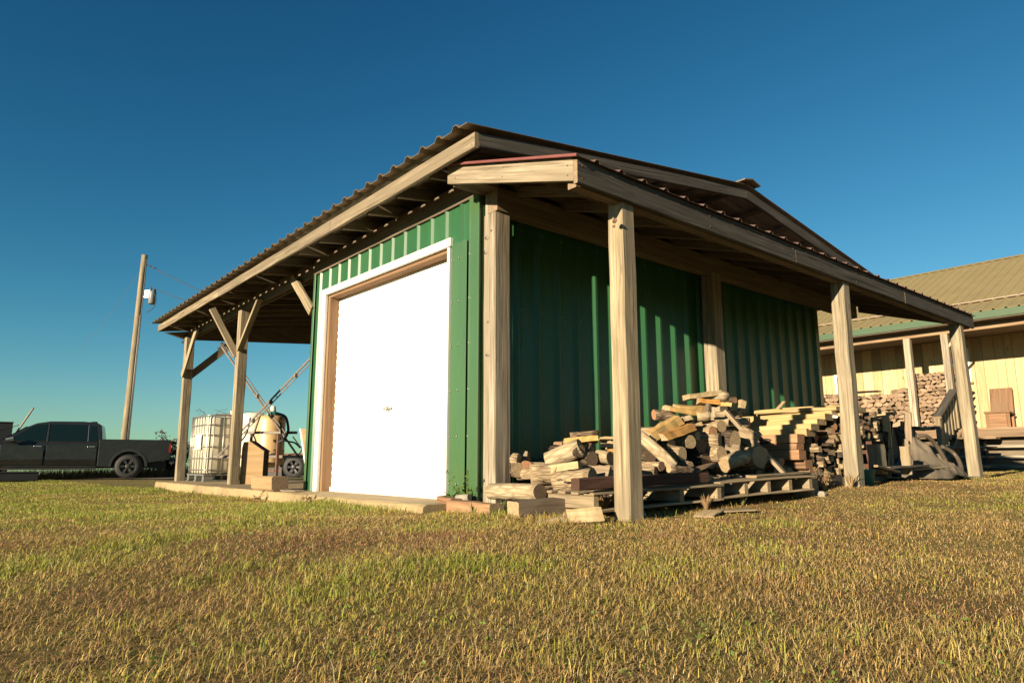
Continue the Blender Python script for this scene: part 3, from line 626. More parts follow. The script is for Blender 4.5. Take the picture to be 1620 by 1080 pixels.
endlog(1171, 655, 6, -.5, .3, 'small pale block end under the upright offcut', 'bark_p', 'end')
endlog(1186, 668, 8, -.62, .4, 'pale split log with an orange square end at the right of the pile top', 'bark_w', 'end_r', dx=-.5)
lie((1140, 639), (1157, 640), 6, 'yellow block under the round crest log', -.58, -.68, 'b', face='split_y')
lie((1195, 700), (1228, 696), 4, 'dark brown stick between the pile and the lumber', -.7, -.86, bk='bark_d')
lie((1058, 741), (1100, 744), 6, 'thin red-brown stick on the pallet edge', -1.14, -1.18, bk='bark')
lie((1100, 742), (1131, 734), 5, 'splintered reddish stick on the pallet below the dark hollow', -1.16, -1.14, 'w', face='redbeam')
# the body of the heap under them
def heap_top(x, y):
    u = max(0., 1-abs(x-2.35)/1.55); v = max(0., 1-abs(x-.6)/1.0)
    h = .19+max(.62*min(1, u*1.5), .34*min(1, v*1.6)); return h*(1-.42*max(0, (-.55-y)/.75))
k = 0
for row in range(4):
    yo = (-1.0, -.80, -.52, -.26)[row]
    for i in range((34, 44, 44, 34)[row]):
        x = .15+random.random()*3.25; z0 = .20; top = heap_top(x, yo)-(.16 if row else .12)
        if top < z0+.05: continue
        z = random.uniform(z0, top); r = random.uniform(.045, .085); y = yo+random.uniform(-.08, .06)
        p = V((x, y, z)); d = (V((0, 1, 0))+V((random.uniform(-.5, .5), 0, random.uniform(-.12, .12)))).normalized(); q = p+d*random.uniform(.26, .36)
        if q.y > -.06: q = p+d*((-.06-p.y)/d.y)
        if random.random() < .6: roundlog(p, q, r, 'plain brown round log packed inside the loose firewood pile', random.choice(['bark', 'bark_p', 'bark_p']), random.choice(['end', 'end', 'end_r']), group='plain round logs inside the pile', n=11)
        else: splitlog(p, q, r, 'plain split piece packed inside the loose firewood pile', random.choice(['split_p', 'split_g', 'split_g']), group='plain split pieces inside the pile')
# bark and chips scattered on the pallet: chips nobody could count
b = MB()
for i in range(420):
    x = random.uniform(.0, 2.6); y = random.uniform(-1.28, -.9) if random.random() < .7 else random.uniform(-.9, -.6); z = .187+random.uniform(0, .03); a = random.uniform(0, PI); l = random.uniform(.012, .06)
    c = V((x, y, z)); d = V((math.cos(a), math.sin(a), random.uniform(-.3, .3)))*l; b.beam(c-d/2, c+d/2, random.uniform(.008, .022), random.uniform(.003, .009), m=random.choice([0, 1, 2]), ch=.001)
tag(b.build('wood_chips', ['split_p', 'bark', 'split_g'], None, 'bark chips and splinters scattered over the pallet boards', 'wood chips'), kind='stuff')
# ------------------------------------------------------------------ pallets and timbers
def pallet(x0, x1, y0, y1, z0, label, tilt=0, n=7, ns=4, turn=0):
    t = empty('wood_pallet', (x0, y0, z0), label, 'pallet', 'pallets under the firewood')
    def zz(x): return z0+tilt*(x-x0)
    for k in range(ns):
        x = x0+.03+(x1-x0-.06)*k/(ns-1); b = MB(); b.box((x-.022, y0+.012, zz(x)+.019), (x+.022, y1-.012, zz(x)+.113), axis=1, endm=1, seg=3, jit=.002); b.build('stringer', ['pallet', 'end_post'], t)
    for k in range(n):
        y = y0+.05+(y1-y0-.1)*k/(n-1); wd = .11 if k in (0, n-1) else .085
        b = MB(); b.beam((x0-random.random()*.01, y, zz(x0)+.124), (x1+random.random()*.02, y, zz(x1)+.124), wd, .018, endm=1, seg=5, jit=.003, bend=.006); b.build('deck_board', ['pallet', 'end_post'], t)
    for k in range(3):
        y = y0+.05+(y1-y0-.1)*k/2
        b = MB(); b.beam((x0, y, zz(x0)+.009), (x1, y, zz(x1)+.009), .1, .018, endm=1, seg=5, jit=.003, bend=.004); b.build('bottom_board', ['pallet', 'end_post'], t)
    t.rotation_euler.z = math.radians(turn)
pallet(-.02, 1.28, -1.33, -.30, -.005, 'grey pallet behind the foremost post, under the dark stained beam', .03, turn=-7)
pallet(1.27, 2.52, -1.47, -.45, .045, 'grey pallet right of the foremost post, under the foot of the big log pile', .03, ns=5, turn=-6)
def timber(a, b_, w, h, label, mat='post', endm='end_post', cat='timber', group=None, name='timber', up=(0, 0, 1), seg=5, jit=.005, ch=.008):
    b = MB(); b.beam(a, b_, w, h, up, 0, 1, seg=seg, jit=jit, ch=ch); return b.build(name, [mat, endm], None, label, cat, group)
timber((-.14, -1.27, .185), (1.18, -1.38, .215), .085, .078, 'dark reddish stained beam lying on the front of the pallets', 'darkbeam', 'darkbeam', 'beam', name='wood_beam')
timber((2.42, -1.30, .205), (3.30, -1.34, .215), .16, .022, 'loose pale board laid over the gap at the right pallet', 'pallet', cat='board', group='loose poles and boards', name='loose_board')
timber((1.75, -1.45, .21), (2.75, -1.42, .235), .10, .02, 'warped grey board tipped across the front of the right pallet', 'pallet', cat='board', group='loose poles and boards', name='loose_board')
timber((2.58, -1.46, .10), (2.78, -1.42, .11), .16, .17, 'square wooden block propping the boards at the right pallet', 'pallet', cat='block', name='wood_block')
timber((2.62, -1.37, .125), (3.46, -1.37, .155), .10, .10, 'grey skid timber under the lumber beside the second front post', 'greyboard', cat='beam', name='wood_beam')
timber((2.75, -1.05, .08), (5.3, -1.05, .15), .12, .1, 'long bearer timber under the slab wood stack', 'pallet', cat='beam', name='wood_beam')
timber((2.75, -.35, .08), (5.3, -.35, .15), .12, .1, 'rear bearer timber under the slab wood stack, by the wall', 'pallet', cat='beam', name='wood_beam')
# edging in front of the corner post
g = 'landscape timbers at the slab corner'
timber((-.34, -.86, -.01), (.62, -1.02, .02), .16, .15, 'old edging timber half sunk in grass with a bright sawn end', 'rafter', 'end', 'timber', g)
timber((-.29, -.62, -.03), (-.25, -.02, -.03), .13, .13, 'edging timber across the foot of the corner post', 'redbeam', 'end_post', 'timber', g)
timber((-.22, -.02, .0), (-.14, .30, .01), .10, .09, 'short dark brick-brown timber at the corner of the slab', 'redbeam', 'end_d', 'timber', g)
p = atx(818, 775, .05)
roundlog(V((-.10, -.30, .11)), V((-.03, -.80, .115)), .062, 'peeled round log lying in front of the corner post', 'bark_w', 'end_d', group=None, n=16, irr=.03, name='peeled_log', cat='log')
p = V((-.32, -1.36, -.02))
splitlog(p, p+V((.22, -.10, .01)), .066, 'short split chunk with a dark end in the grass beside the foremost post', 'split_p', 'bark_p', 'end_d', 'q', None, 'wood_chunk', 'wood chunk')
splitlog(p+V((-.14, .12, -.03)), p+V((.10, .02, .0)), .035, 'flat pale splinter in the grass touching the split chunk', 'split_p', 'bark', 'end', 's', None, 'wood_chunk', 'wood chunk')
for (px, py, l, a, lab) in ((1095, 800, .30, .35, 'curled tan bark slab in the grass in front of the pallet'), (1140, 806, .34, -.55, 'flat grey board scrap in the grass in front of the pallet')):
    c = atz(px, py, .005) if False else V(((.72 if px < 1100 else .98), -1.72, 0)); c.z = gh(c.x, c.y)+.018
    d = V((math.cos(a), math.sin(a), .06)).normalized()*l/2
    timber(c-d, c+d, .14, .014, lab, 'split_p' if px < 1100 else 'pallet', cat='board', name='board_scrap', seg=3)
b = MB(); c = V((.34, -1.38, gh(.34, -1.38))); b.lathe(c, [(.07, 0), (.085, .02), (.07, .05), (.03, .07), (0, .072)], 9, smooth=False)
for i, v_ in enumerate(b.v): b.v[i] = v_+V((random.uniform(-.012, .012),)*3)
b.build('stone', 'rock', None, 'rounded grey stone in the shade right of the foremost post', 'stone')
b = MB(); c = V((2.6, -1.62, gh(2.6, -1.62))); b.lathe(c, [(.03, 0), (.038, .02), (.025, .045), (0, .05)], 7, smooth=False); b.build('stone', 'rock', None, 'small pale stone in the grass in front of the square wooden block', 'stone')
b = MB(); c = V((-.17, .05, .045)); b.cyl(c, c+V((.03, -.13, .01)), .028, n=10); b.build('pipe_stub', 'rock', None, 'short pale pipe stub by the weeds at the door corner', 'pipe')
# ------------------------------------------------------------------ stacked slab wood and boards
for i, (rx, ry, t, L) in enumerate([(1287, 748, 15, .95), (1280, 734, 14, .92), (1270, 719, 15, .95), (1266, 706, 10, .9), (1267, 694, 14, .93)]):
    c = aty(rx, ry, -1.13+random.uniform(-.02, .02)); a = c+V((random.uniform(-.03, .03), L, random.uniform(-.01, .01))); a.y = min(a.y, -.07)
    timber(a, c, .15, t*(c-CAM).dot(fw)/F*1.0, ['lowest reddish beam in the front of the lumber stack', 'second reddish beam up in the lumber stack', 'third reddish beam up in the lumber stack', 'thin reddish board fourth up in the lumber stack', 'orange-brown beam just under the yellow boards'][i], 'redbeam', 'end_r', 'beam', 'reddish beams in the lumber stack', 'stacked_beam')
YL_ = ['lowest fresh yellow board, at the right end of the row under the others', 'second fresh yellow board up, in the lumber stack', 'third fresh yellow board up, in the lumber stack', 'fourth fresh yellow board up, with a ragged left end', 'fifth fresh yellow board up, wide and pale', 'sixth fresh yellow board up, partly under the topmost one', 'topmost long yellow board reaching behind the second front post', 'yellow board lying flat behind the fifth one', 'yellow board lying flat behind the topmost one']
for i, (rx, ry, t, L, wd) in enumerate([(1280, 683, 10, .98, .20), (1293, 675, 9, 1.0, .2), (1303, 667, 9, .98, .2), (1312, 659.5, 8.5, 1.06, .22), (1322, 652.5, 7.5, 1.0, .22), (1334, 647, 6, .98, .24), (1352, 642.5, 5.5, 1.12, .2), (1338, 655, 7, .9, .3), (1362, 648, 7, .9, .3)]):
    c = aty(rx, ry, -1.13+random.uniform(-.04, .04)); c.x += random.uniform(-.06, .06); a = c+V((random.uniform(-.09, .09), L*random.uniform(.9, 1.1), random.uniform(-.014, .014))); a.y = min(a.y, -.07)
    timber(a, c, wd, t*random.uniform(1.05, 1.3)*(c-CAM).dot(fw)/F, YL_[i], 'yellow', 'end', 'board', 'fresh yellow boards on the lumber stack', 'yellow_board', seg=6, jit=.007, ch=.012)
timber(aty(1226, 651, -.24), aty(1240, 636, -.2), .05, .02, 'short upright stick poking up behind the yellow boards', 'split_p', cat='stick', name='stick')
# ends of the short slab offcuts, stacked with their ends outward
cnt = 0
xs = 3.42
for col in range(15):
    x = 3.55+col*.135; z = .21
    ztop = .60+.012*col+random.uniform(-.03, .04) if col < 4 else (.80 if col < 9 else .86)+random.uniform(-.05, .05)
    while z < ztop and cnt < 150:
        h = random.uniform(.035, .085); wd = random.uniform(.035, .11); yo = -1.12+random.uniform(-.07, .07)
        if col < 3 and z > .5: yo = -1.0
        p = V((x+random.uniform(-.03, .03), yo, z+h*.5)); q = p+V((random.uniform(-.04, .04), .82, random.uniform(-.02, .02)))
        b = MB(); a = random.choice([0, 0, random.uniform(-.9, .9), PI/2+random.uniform(-.3, .3)])
        P = [(-wd*.55, -h*.5), (wd*.5, -h*.45), (wd*.42, h*.3), (wd*.1, h*.52), (-wd*.4, h*.4)]; P = [(u*math.cos(a)-v*math.sin(a), u*math.sin(a)+v*math.cos(a)) for u, v in P]
        b.loft(P, p, q, (0, 0, 1), [0, 0, 1, 1, 1], 2, seg=2, jit=.006, slant=random.uniform(-.4, .4))
        fm = random.choice(['split_g', 'split_p', 'pallet', 'split_p', 'split_g']); b.build('slab_offcut', [fm, random.choice(['bark', 'bark_p', 'bark_d']), random.choice(['end', 'end_post', 'end', 'end_d', 'end_r'])], None, 'short grey-brown slab offcut, its end outward in the slab wood stack', 'offcut', 'slab offcuts in the stack between the front posts')
        z += h*.92; cnt += 1
# the higher heap of upright slabs behind the second front post
for i in range(46):
    x = 5.05+.9*random.random(); y = -1.15+random.uniform(-.1, .35); l = random.uniform(.22, .5); z = random.uniform(.16, .52)
    p = V((x, y, z)); d = V((random.uniform(-.25, .25), random.uniform(-.25, .1), 1)).normalized()*l
    splitlog(p, p+d, random.uniform(.025, .05), 'ragged upright slab in the heap right of the second front post', random.choice(['split_g', 'split_p', 'split_g', 'pallet']), random.choice(['bark', 'bark_d']), 'end', random.choice('wsb'), 'upright slabs right of the second front post', 'upright_slab', 'offcut')
for i in range(14):
    x = 4.3+random.random()*1.5; p = V((x, -1.1+random.uniform(-.1, .3), .88+random.uniform(-.03, .05))); a = random.uniform(-.5, .5); d = V((math.sin(a), math.cos(a), random.uniform(-.1, .12)))*.5
    splitlog(p, p+d, random.uniform(.02, .035), 'thin loose slat lying on top of the slab wood stack', random.choice(['split_p', 'yellow', 'split_g']), 'bark', 'end', 'b', 'thin slats on top of the slab wood stack', 'wood_strip', 'slat')
p = aty(1322, 659, -1.16); timber(p, p+V((.10, .12, .01)), .05, .03, 'small bright white block on the lumber stack beside the second front post', 'whitetrim', 'whitetrim', 'block', name='wood_block')
p = V((4.62, -1.42, gh(4.6, -1.42)+.10))
timber((4.46, -1.36, .20), (4.46, -1.36, .52), .14, .14, 'short squared post offcut standing by the slab heap, lit on its side', 'post', 'end', 'block', 'post offcuts standing by the slab heap', 'post_offcut', (1, 0, 0))
timber((4.88, -1.50, .19), (4.88, -1.50, .50), .10, .05, 'narrow board offcut standing beside the tarpaulin', 'pallet', 'end', 'block', 'post offcuts standing by the slab heap', 'post_offcut', (1, 0, 0))
timber((4.70, -1.20, .17), (4.72, -1.20, .56), .28, .05, 'added dark board standing in for the shade between the two post offcuts', 'darkbeam', 'darkbeam', 'board', None, 'shade_board', (1, 0, 0))  # added dark board: a column of shadow given as dark wood
# dark plastic bucket in the shade
b = MB(); c = V((4.05, -1.36, gh(4.05, -1.36)-.01)); b.lathe(c, [(0, 0), (.10, 0), (.125, .16), (.132, .16), (.132, .175), (.12, .175), (.10, .02), (0, .02)], 20); b.build('bucket', 'teal', None, 'dark teal bucket in the shade behind the second front post', 'bucket')
# tarpaulin, with its folds, and hoses
import mathutils.noise as mn
b = MB(); c0 = V((5.98, -1.22, .20)); NX, NY = 84, 52
for i in range(NX+1):
    for j in range(NY+1):
        s, t = i/NX*2-1, j/NY*2-1
        x = s*.78; y = t*.46; rr = min(1, math.hypot(s*.96, t*.98)); base = (1-rr**1.7)
        pk = math.exp(-((s+.12)**2/.22+(t-.1)**2/.35))
        z = .12*base**.5+.37*pk*base**.35
        fo = 1-abs(mn.noise(V((s*2.1+t*1.1, t*1.2-s*.9, 3.1))))*2.2; f3 = 1-abs(mn.noise(V((s*4.2-t*2.4, t*2.0+s*1.5, 6.1))))*2.4; fo2 = mn.noise(V((s*7+2*t, t*6-1.2*s, 8.2)))
        z += (max(0, fo)**2*.12+max(0, f3)**2*.055+fo2*.022-.05)*base**.45; x += .04*mn.noise(V((s*3, t*3, 1))); y += .05*mn.noise(V((s*3, t*3, 5)))
        gx, gy = c0.x+x, c0.y+y; b.v.append(V((gx, gy, max(gh(gx, gy)+.05, .16)+max(0, z)-.02*(rr > .97))))
for i in range(NX):
    for j in range(NY):
        a = i*(NY+1)+j; b.face((a, a+NY+1, a+NY+2, a+1), ((i*.04, j*.04), (i*.04+.04, j*.04), (i*.04+.04, j*.04+.04), (i*.04, j*.04+.04)), 0, True)
b.build('tarpaulin', 'tarp', None, 'crumpled grey-brown tarpaulin heaped beside the last front post', 'tarpaulin', solid=.006)
def smooth(pts, n=6):
    pts = [V(p) for p in pts]; out = []
    for i in range(len(pts)-1):
        p0, p1, p2, p3 = pts[max(i-1, 0)], pts[i], pts[i+1], pts[min(i+2, len(pts)-1)]
        for k in range(n):
            t = k/n; out.append(.5*((2*p1)+(p2-p0)*t+(2*p0-5*p1+4*p2-p3)*t*t+(3*p1-p0-3*p2+p3)*t**3))
    return out+[pts[-1]]
b = MB(); b.tube(smooth([aty(1450, 690, -1.3), aty(1466, 690, -1.38), aty(1480, 703, -1.42), aty(1490, 718, -1.45), aty(1500, 737, -1.48), aty(1507, 754, -1.5), aty(1515, 758, -1.5), aty(1522, 752, -1.47), aty(1518, 731, -1.38), aty(1508, 716, -1.3), aty(1490, 706, -1.22)]), .026, 8)
b.build('hose', 'hose', None, 'thick old brown hose looped over the tarpaulin to the grass', 'hose')
b = MB(); b.tube(smooth([aty(1519, 750, -1.5), aty(1523, 746, -1.49), aty(1521, 757, -1.53), aty(1512, 761, -1.55), aty(1500, 760, -1.55)]), .014, 8)
b.build('hose', 'rubber', None, 'short black hose end curled at the foot of the last front post', 'hose')
for k, (a, c, w_, mt, lab) in enumerate([((1382, 737), (1418, 746), .10, 'greyboard', 'grey broken board jutting out of the grass mound'), ((1400, 740), (1462, 736), .12, 'greyboard', 'long grey flat board under the front edge of the tarpaulin'), ((1440, 742), (1500, 738), .10, 'pallet', 'tan flat board end under the right part of the tarpaulin')]):
    timber(aty(*a, -1.5), aty(*c, -1.55), w_, .025, lab, mt, cat='board', name='flat_board', group='flat boards under the tarpaulin')

# ------------------------------------------------------------------ things in the carport
def wires(b, pts, r, n=5): b.tube(pts, r, n)
tote = empty('water_tote', (.1, 7.95, 0), 'white caged water tote on the slab behind the end carport posts', 'water tank')
X0, X1, Y0_, Y1_ = .10, 1.16, 7.93, 8.95
b = MB()
def rbox(b, x0, x1, y0, y1, z0, z1, r, m=0, n=5):
    P = []
    for cx, cy, a0 in ((x1-r, y1-r, 0), (x0+r, y1-r, 90), (x0+r, y0+r, 180), (x1-r, y0+r, 270)):
        for k in range(n+1): a = math.radians(a0+90*k/n); P.append((cx+r*math.cos(a), cy+r*math.sin(a)))
    b0 = len(b.v); n_ = len(P); lv = [(z0, .96), (z0+.02, 1), (z1-.05, 1), (z1-.015, .985), (z1, .93)]; cx, cy = (x0+x1)/2, (y0+y1)/2
    for z, s in lv: b.v += [V((cx+(x-cx)*s, cy+(y-cy)*s, z)) for x, y in P]
    for k in range(len(lv)-1):
        for i in range(n_): j = (i+1) % n_; b.face((b0+k*n_+i, b0+k*n_+j, b0+(k+1)*n_+j, b0+(k+1)*n_+i), ((i*.1, k), (i*.1+.1, k), (i*.1+.1, k+1), (i*.1, k+1)), m, True)
    b.face(range(b0+(len(lv)-1)*n_, b0+len(lv)*n_), ((0, 0),)*n_, m); b.face(list(range(b0+n_-1, b0-1, -1)), ((0, 0),)*n_, m)
rbox(b, X0+.02, X1-.02, Y0_+.02, Y1_-.02, .14, 1.13, .12); b.build('bottle', 'poly', tote)
b = MB()
for z in (.20, .40, .60, .80, .98, 1.14): 
    P = []
    for cx, cy, a0 in ((X1-.12, Y1_-.12, 0), (X0+.12, Y1_-.12, 90), (X0+.12, Y0_+.12, 180), (X1-.12, Y0_+.12, 270)):
        for k in range(5): a = math.radians(a0+22.5*k); P.append((cx+.125*math.cos(a), cy+.125*math.sin(a), z))
    b.tube(P+[P[0]], .0095, 6)
for k in range(6):
    x = X0+.12+k*(X1-X0-.24)/5
    for y in (Y0_-.006, Y1_+.006): b.tube([(x, y, .12), (x, y, 1.14)], .0095, 6)
    y = Y0_+.12+k*(Y1_-Y0_-.24)/5
    for xx in (X0-.006, X1+.006): b.tube([(xx, y, .12), (xx, y, 1.14)], .0095, 6)
for cx, cy in ((X1-.035, Y1_-.035), (X0+.035, Y1_-.035), (X0+.035, Y0_+.035), (X1-.035, Y0_+.035)): b.tube([(cx, cy, .12), (cx, cy, 1.14)], .0095, 6)
b.build('cage', 'steel', tote)
b = MB()
for y in (Y0_+.05, (Y0_+Y1_)/2, Y1_-.05): b.box((X0, y-.05, 0), (X1, y+.05, .022))
for x in (X0+.08, (X0+X1)/2, X1-.08):
    for y in (Y0_+.06, (Y0_+Y1_)/2, Y1_-.06): b.box((x-.07, y-.05, .0225), (x+.07, y+.05, .10))
b.box((X0, Y0_, .1005), (X1, Y1_, .128)); b.build('pallet_base', 'steel', tote)
b = MB(); b.lathe(((X0+X1)/2, Y0_+.35, 1.12), [(.10, 0), (.10, .035), (.04, .04), (.04, .10), (.045, .10), (.045, .135), (0, .138)], 16); b.build('lid', 'poly', tote)
b = MB(); b.box((X0-.016, Y0_+.25, .55), (X0-.008, Y0_+.60, .82), axis=1); b.build('label_plate', 'whitetrim', tote)
for q, (dx, lab) in enumerate([(0, 'red-brown flat bar lying across the top of the caged water tote')]):
    timber((.30, 8.2, 1.165), (1.45, 7.98, 1.165), .05, .03, lab, 'redbeam', cat='bar', name='flat_bar')
# dry wiry weeds tangled on the tote
b = MB()
for k in range(26):
    x = random.uniform(.15, 1.5); p = V((x, 8.3+random.random()*.4, 1.15)); a = random.uniform(0, 6.28); l = random.uniform(.1, .34)
    q = [p+V((math.cos(a)*l*t, math.sin(a)*l*t*.3, l*1.1*t-1.1*l*t*t*random.uniform(.5, 1.0))) for t in (0, .3, .6, .85, 1)]; b.tube(q, .0028, 4)
tag(b.build('dry_vines', 'twig', None, 'thin dry vines tangled on top of the water tote', 'vine'), kind='stuff')
# sprayer: white tank, tan tank, frame and two folded booms
spr = empty('field_sprayer', tuple(at(430, 760, 11.3)), 'farm sprayer with tan tank, folded crossed booms and hoses in the carport', 'sprayer')
D = 11.15
bs = at(424, 752, 11.75); bs.z = .24
b = MB(); R = .245
b.lathe(bs, [(0, 0), (R*.55, 0), (R*.97, .07), (R, .10), (R, .26), (R*1.02, .275), (R*1.02, .295), (R, .31), (R, .80), (R*.98, .84), (R*.8, .885), (R*.4, .905), (0, .91)], 32); b.build('tan_tank', 'tan', spr)
b = MB(); b.lathe(bs+V((0, 0, .90)), [(.13, 0), (.13, .04), (.10, .06), (.05, .075), (0, .08)], 20); b.build('tank_lid', 'teal', spr)
b = MB(); b.lathe(bs+V((.02, 0, .97)), [(.05, 0), (.045, .07), (.03, .10), (0, .105)], 14); b.build('filler_cap', 'poly', spr)
wt = at(398, 752, 12.0); wt.z = .24
b = MB(); b.lathe(wt, [(0, 0), (.2, 0), (.26, .04), (.26, .90), (.24, .94), (.1, .965), (0, .97)], 28); b.build('white_tank', 'poly', spr)
def bm(name, pts, w, mat='boom'):
    b = MB()
    for p, q in zip(pts[:-1], pts[1:]): b.beam(p, q, w, w, ch=.004)
    return b.build(name, mat, spr)
for nm, a, c in (('boom', (349, 546), (472, 722)), ('boom', (497, 560), (344, 722))):
    off = .0 if a[0] < 400 else -.14
    p, q = at(*a, D+off), at(*c, D+off+.05); d = (q-p).normalized(); sd = d.cross(fw).normalized()
    b = MB(); b.beam(p, q, .028, .028, fw, ch=.003); b.beam(p+sd*.055+d*.06, q+sd*.045-d*.4, .018, .018, fw, ch=.003)
    L = (q-p).length
    for k in range(1, 9):
        c0 = p+d*(L*k/10); b.beam(c0, c0+sd*.052, .012, .012, fw, ch=.002)
    for k in (2, 4.6, 6.4): c0 = p+d*(L*k/10)+sd*.02; b.box(c0-V((.028, .028, .03)), c0+V((.028, .028, .03)))
    boom = b.build(nm, 'boom', spr)
    b = MB(); c0 = p+d*.02; b.beam(c0-sd*.07, c0+sd*.1, .03, .03, fw); b.beam(c0-d*.05+sd*.03, c0+d*.12+sd*.03, .045, .03, fw); b.build('nozzle_bracket', 'blackplastic', boom)
f1 = [at(386, 684, D+.1), at(470, 684, D+.1)]; f2 = [at(338, 722, D), at(482, 722, D+.1)]
bm('frame_bar', f1, .045); bm('frame_bar', f2, .05)
bm('frame_upright', [at(398, 684, D+.12), V((at(398, 684, D+.12).x, at(398, 684, D+.12).y, .0))], .04); bm('frame_upright', [at(441, 684, D+.12), V((at(441, 684, D+.12).x, at(441, 684, D+.12).y, .0))], .045, 'rust')
bm('frame_bar', [at(396, 744, 11.55), at(446, 744, 11.55)], .05, 'rust')
bm('frame_strut', [at(412, 655, D+.2), at(400, 690, D+.2)], .03)
for pts, rr in (([(440, 654), (452, 660), (456, 680), (450, 694), (441, 699)], .022), ([(444, 668), (446, 690), (452, 697), (466, 700), (475, 708)], .014), ([(396, 660), (392, 680), (386, 692), (380, 698)], .012), ([(402, 690), (406, 702), (404, 712)], .012), ([(463, 690), (474, 705), (478, 710), (470, 722)], .01)):
    b = MB(); b.tube(smooth([at(*p, D-.05+.03*i) for i, p in enumerate(pts)]), rr, 7); b.build('hose', 'rubber', spr)
# low wooden box with a sloped top
b = MB(); p0 = atx(379, 767, .16); p0.z = 0; d = (RX*V((1, 1, 0)).dot(V((1, 1, 0))) if False else V((.80, -.60, 0))); nb = V((.60, .80, 0))
fr = [p0, p0+d*.335, p0+d*.335+V((0, 0, .50)), p0+d*.12+V((0, 0, .645)), p0+d*.02+V((0, 0, .64)), p0+V((0, 0, .55))]
box = empty('slope_topped_box', tuple(p0), 'knotty plywood box with a sloped lid standing beside a carport post', 'wooden box')
b.prism(fr, nb*.018); b.build('front_panel', 'ply', box)
b = MB(); b.prism([q+nb*.26 for q in fr], nb*.018); b.build('back_panel', 'ply', box)
b = MB(); b.prism([p0+nb*.0185+d*.002, p0+nb*.2595+d*.002, p0+nb*.2595+d*.002+V((0, 0, .54)), p0+nb*.0185+d*.002+V((0, 0, .54))], d*.016); b.prism([p0+nb*.0185+d*.317, p0+nb*.2595+d*.317, p0+nb*.2595+d*.317+V((0, 0, .5)), p0+nb*.0185+d*.317+V((0, 0, .5))], d*.016); b.build('side_panel', 'greyboard', box)
b = MB(); u = V((0, 0, .009)); b.prism([p0+d*.11-nb*.012+V((0, 0, .656)), p0+d*.35-nb*.012+V((0, 0, .494)), p0+d*.35+nb*.29+V((0, 0, .494)), p0+d*.11+nb*.29+V((0, 0, .656))], u); b.build('lid', 'greyboard', box)
timber((-.37, 3.96, .088), (-.36, 3.32, .088), .20, .165, 'squared timber block with rough end grain on the slab before the shed', 'ply', 'end_d', 'timber', name='timber_block', ch=.02, jit=.006)
timber((-.30, 3.62, .012), (-.28, 2.95, .012), .12, .02, 'thin flat board lying at the foot of the door frame', 'postgrey', cat='board', name='flat_board')
# plywood panel leaning by the shed wall
p = [atx(489, 762, .42), atx(501, 762, .42), atx(499, 678, .42), atx(477, 678, .42)]
pn = empty('plywood_board', tuple(p[0]), 'tan plywood panel with a white edge leaning beside the shed wall', 'panel')
b = MB(); b.prism(p, (.018, .01, 0)); b.build('plywood_sheet', 'ply', pn)
b = MB(); b.beam(p[0]+V((-.006, .012, 0)), p[3]+V((-.006, .012, 0)), .03, .03); b.build('white_edging', 'whitetrim', pn)
# ------------------------------------------------------------------ flatbed trailer far behind the sprayer
TX = V((.766, -.643, 0)); TY = V((.643, .766, 0))
def wheel(parent, c, ax, R, wd, spokes=6, rim='rim'):
    b = MB(); b.lathe(c-ax*wd/2, [(R*.62, 0), (R*.9, -.005), (R*.985, wd*.12), (R, wd*.3), (R, wd*.7), (R*.985, wd*.88), (R*.9, wd+.005), (R*.62, wd)], 36, axis=ax)
    for k in range(44):
        a = 2*PI*k/44; _, s1, u1 = basis(ax, (0, 0, 1)); r0 = c+s1*math.cos(a)*R+u1*math.sin(a)*R; b.beam(r0-ax*wd*.46, r0+ax*wd*.46, .03, .018, r0-c, ch=.003)
    ty = b.build('tyre', 'rubber', parent)
    b = MB(); b.lathe(c-ax*wd/2, [(R*.63, 0), (R*.60, .012), (R*.57, .05), (R*.55, wd)], 30, axis=ax)
    _, s1, u1 = basis(ax, (0, 0, 1))
    for k in range(spokes):
        for o in (-.12, .12):
            a = 2*PI*k/spokes+o; b.beam(c-ax*(wd/2-.035)+(s1*math.cos(a-o*.6)+u1*math.sin(a-o*.6))*R*.12, c-ax*(wd/2-.02)+(s1*math.cos(a)+u1*math.sin(a))*R*.6, .035, .02, ax, ch=.004)
    b.lathe(c-ax*(wd/2-.02), [(0, -.012), (.05, -.012), (.075, 0), (.08, .03)], 16, axis=ax); b.lathe(c-ax*(wd/2-.10), [(R*.56, 0), (0, .001)], 24, axis=ax, m=1)
    b.build('rim', [rim, 'blackplastic'], parent)
tc = at(455, 753, 20.0); gt = gh(tc.x, tc.y); tr = empty('flatbed_trailer', (tc.x, tc.y, gt), 'dark flatbed trailer with a spoked wheel beyond the sprayer', 'trailer')
def tp(x, y, z): return V((tc.x, tc.y, gt))+TX*x+TY*y+V((0, 0, z))
b = MB(); b.beam(tp(-1.9, .8, .66), tp(1.9, .8, .66), 1.7, .10); b.build('deck', 'rust', tr)
b = MB(); b.beam(tp(-1.9, .0, .55), tp(1.9, .0, .55), .06, .14); b.beam(tp(-1.9, 1.6, .55), tp(1.9, 1.6, .55), .06, .14); b.build('frame', 'blackplastic', tr)
for y in (.02, 1.58): wheel(tr, tp(.18, y, .31), TY, .31, .2, rim='blackplastic')
b = MB(); b.beam(tp(-.75, .3, .28), tp(-.2, .3, .28), .5, .5); b.build('tool_box', 'blackplastic', tr)
b = MB(); 
for k in range(9): a = PI*k/8; b.v += [tp(.18+.40*math.cos(a), -.10, .31+.40*math.sin(a)), tp(.18+.40*math.cos(a), .14, .31+.40*math.sin(a))]
for k in range(8): b.face((2*k, 2*k+2, 2*k+3, 2*k+1), ((0, 0),)*4)
b.build('mudguard', 'rust', tr, solid=.01)
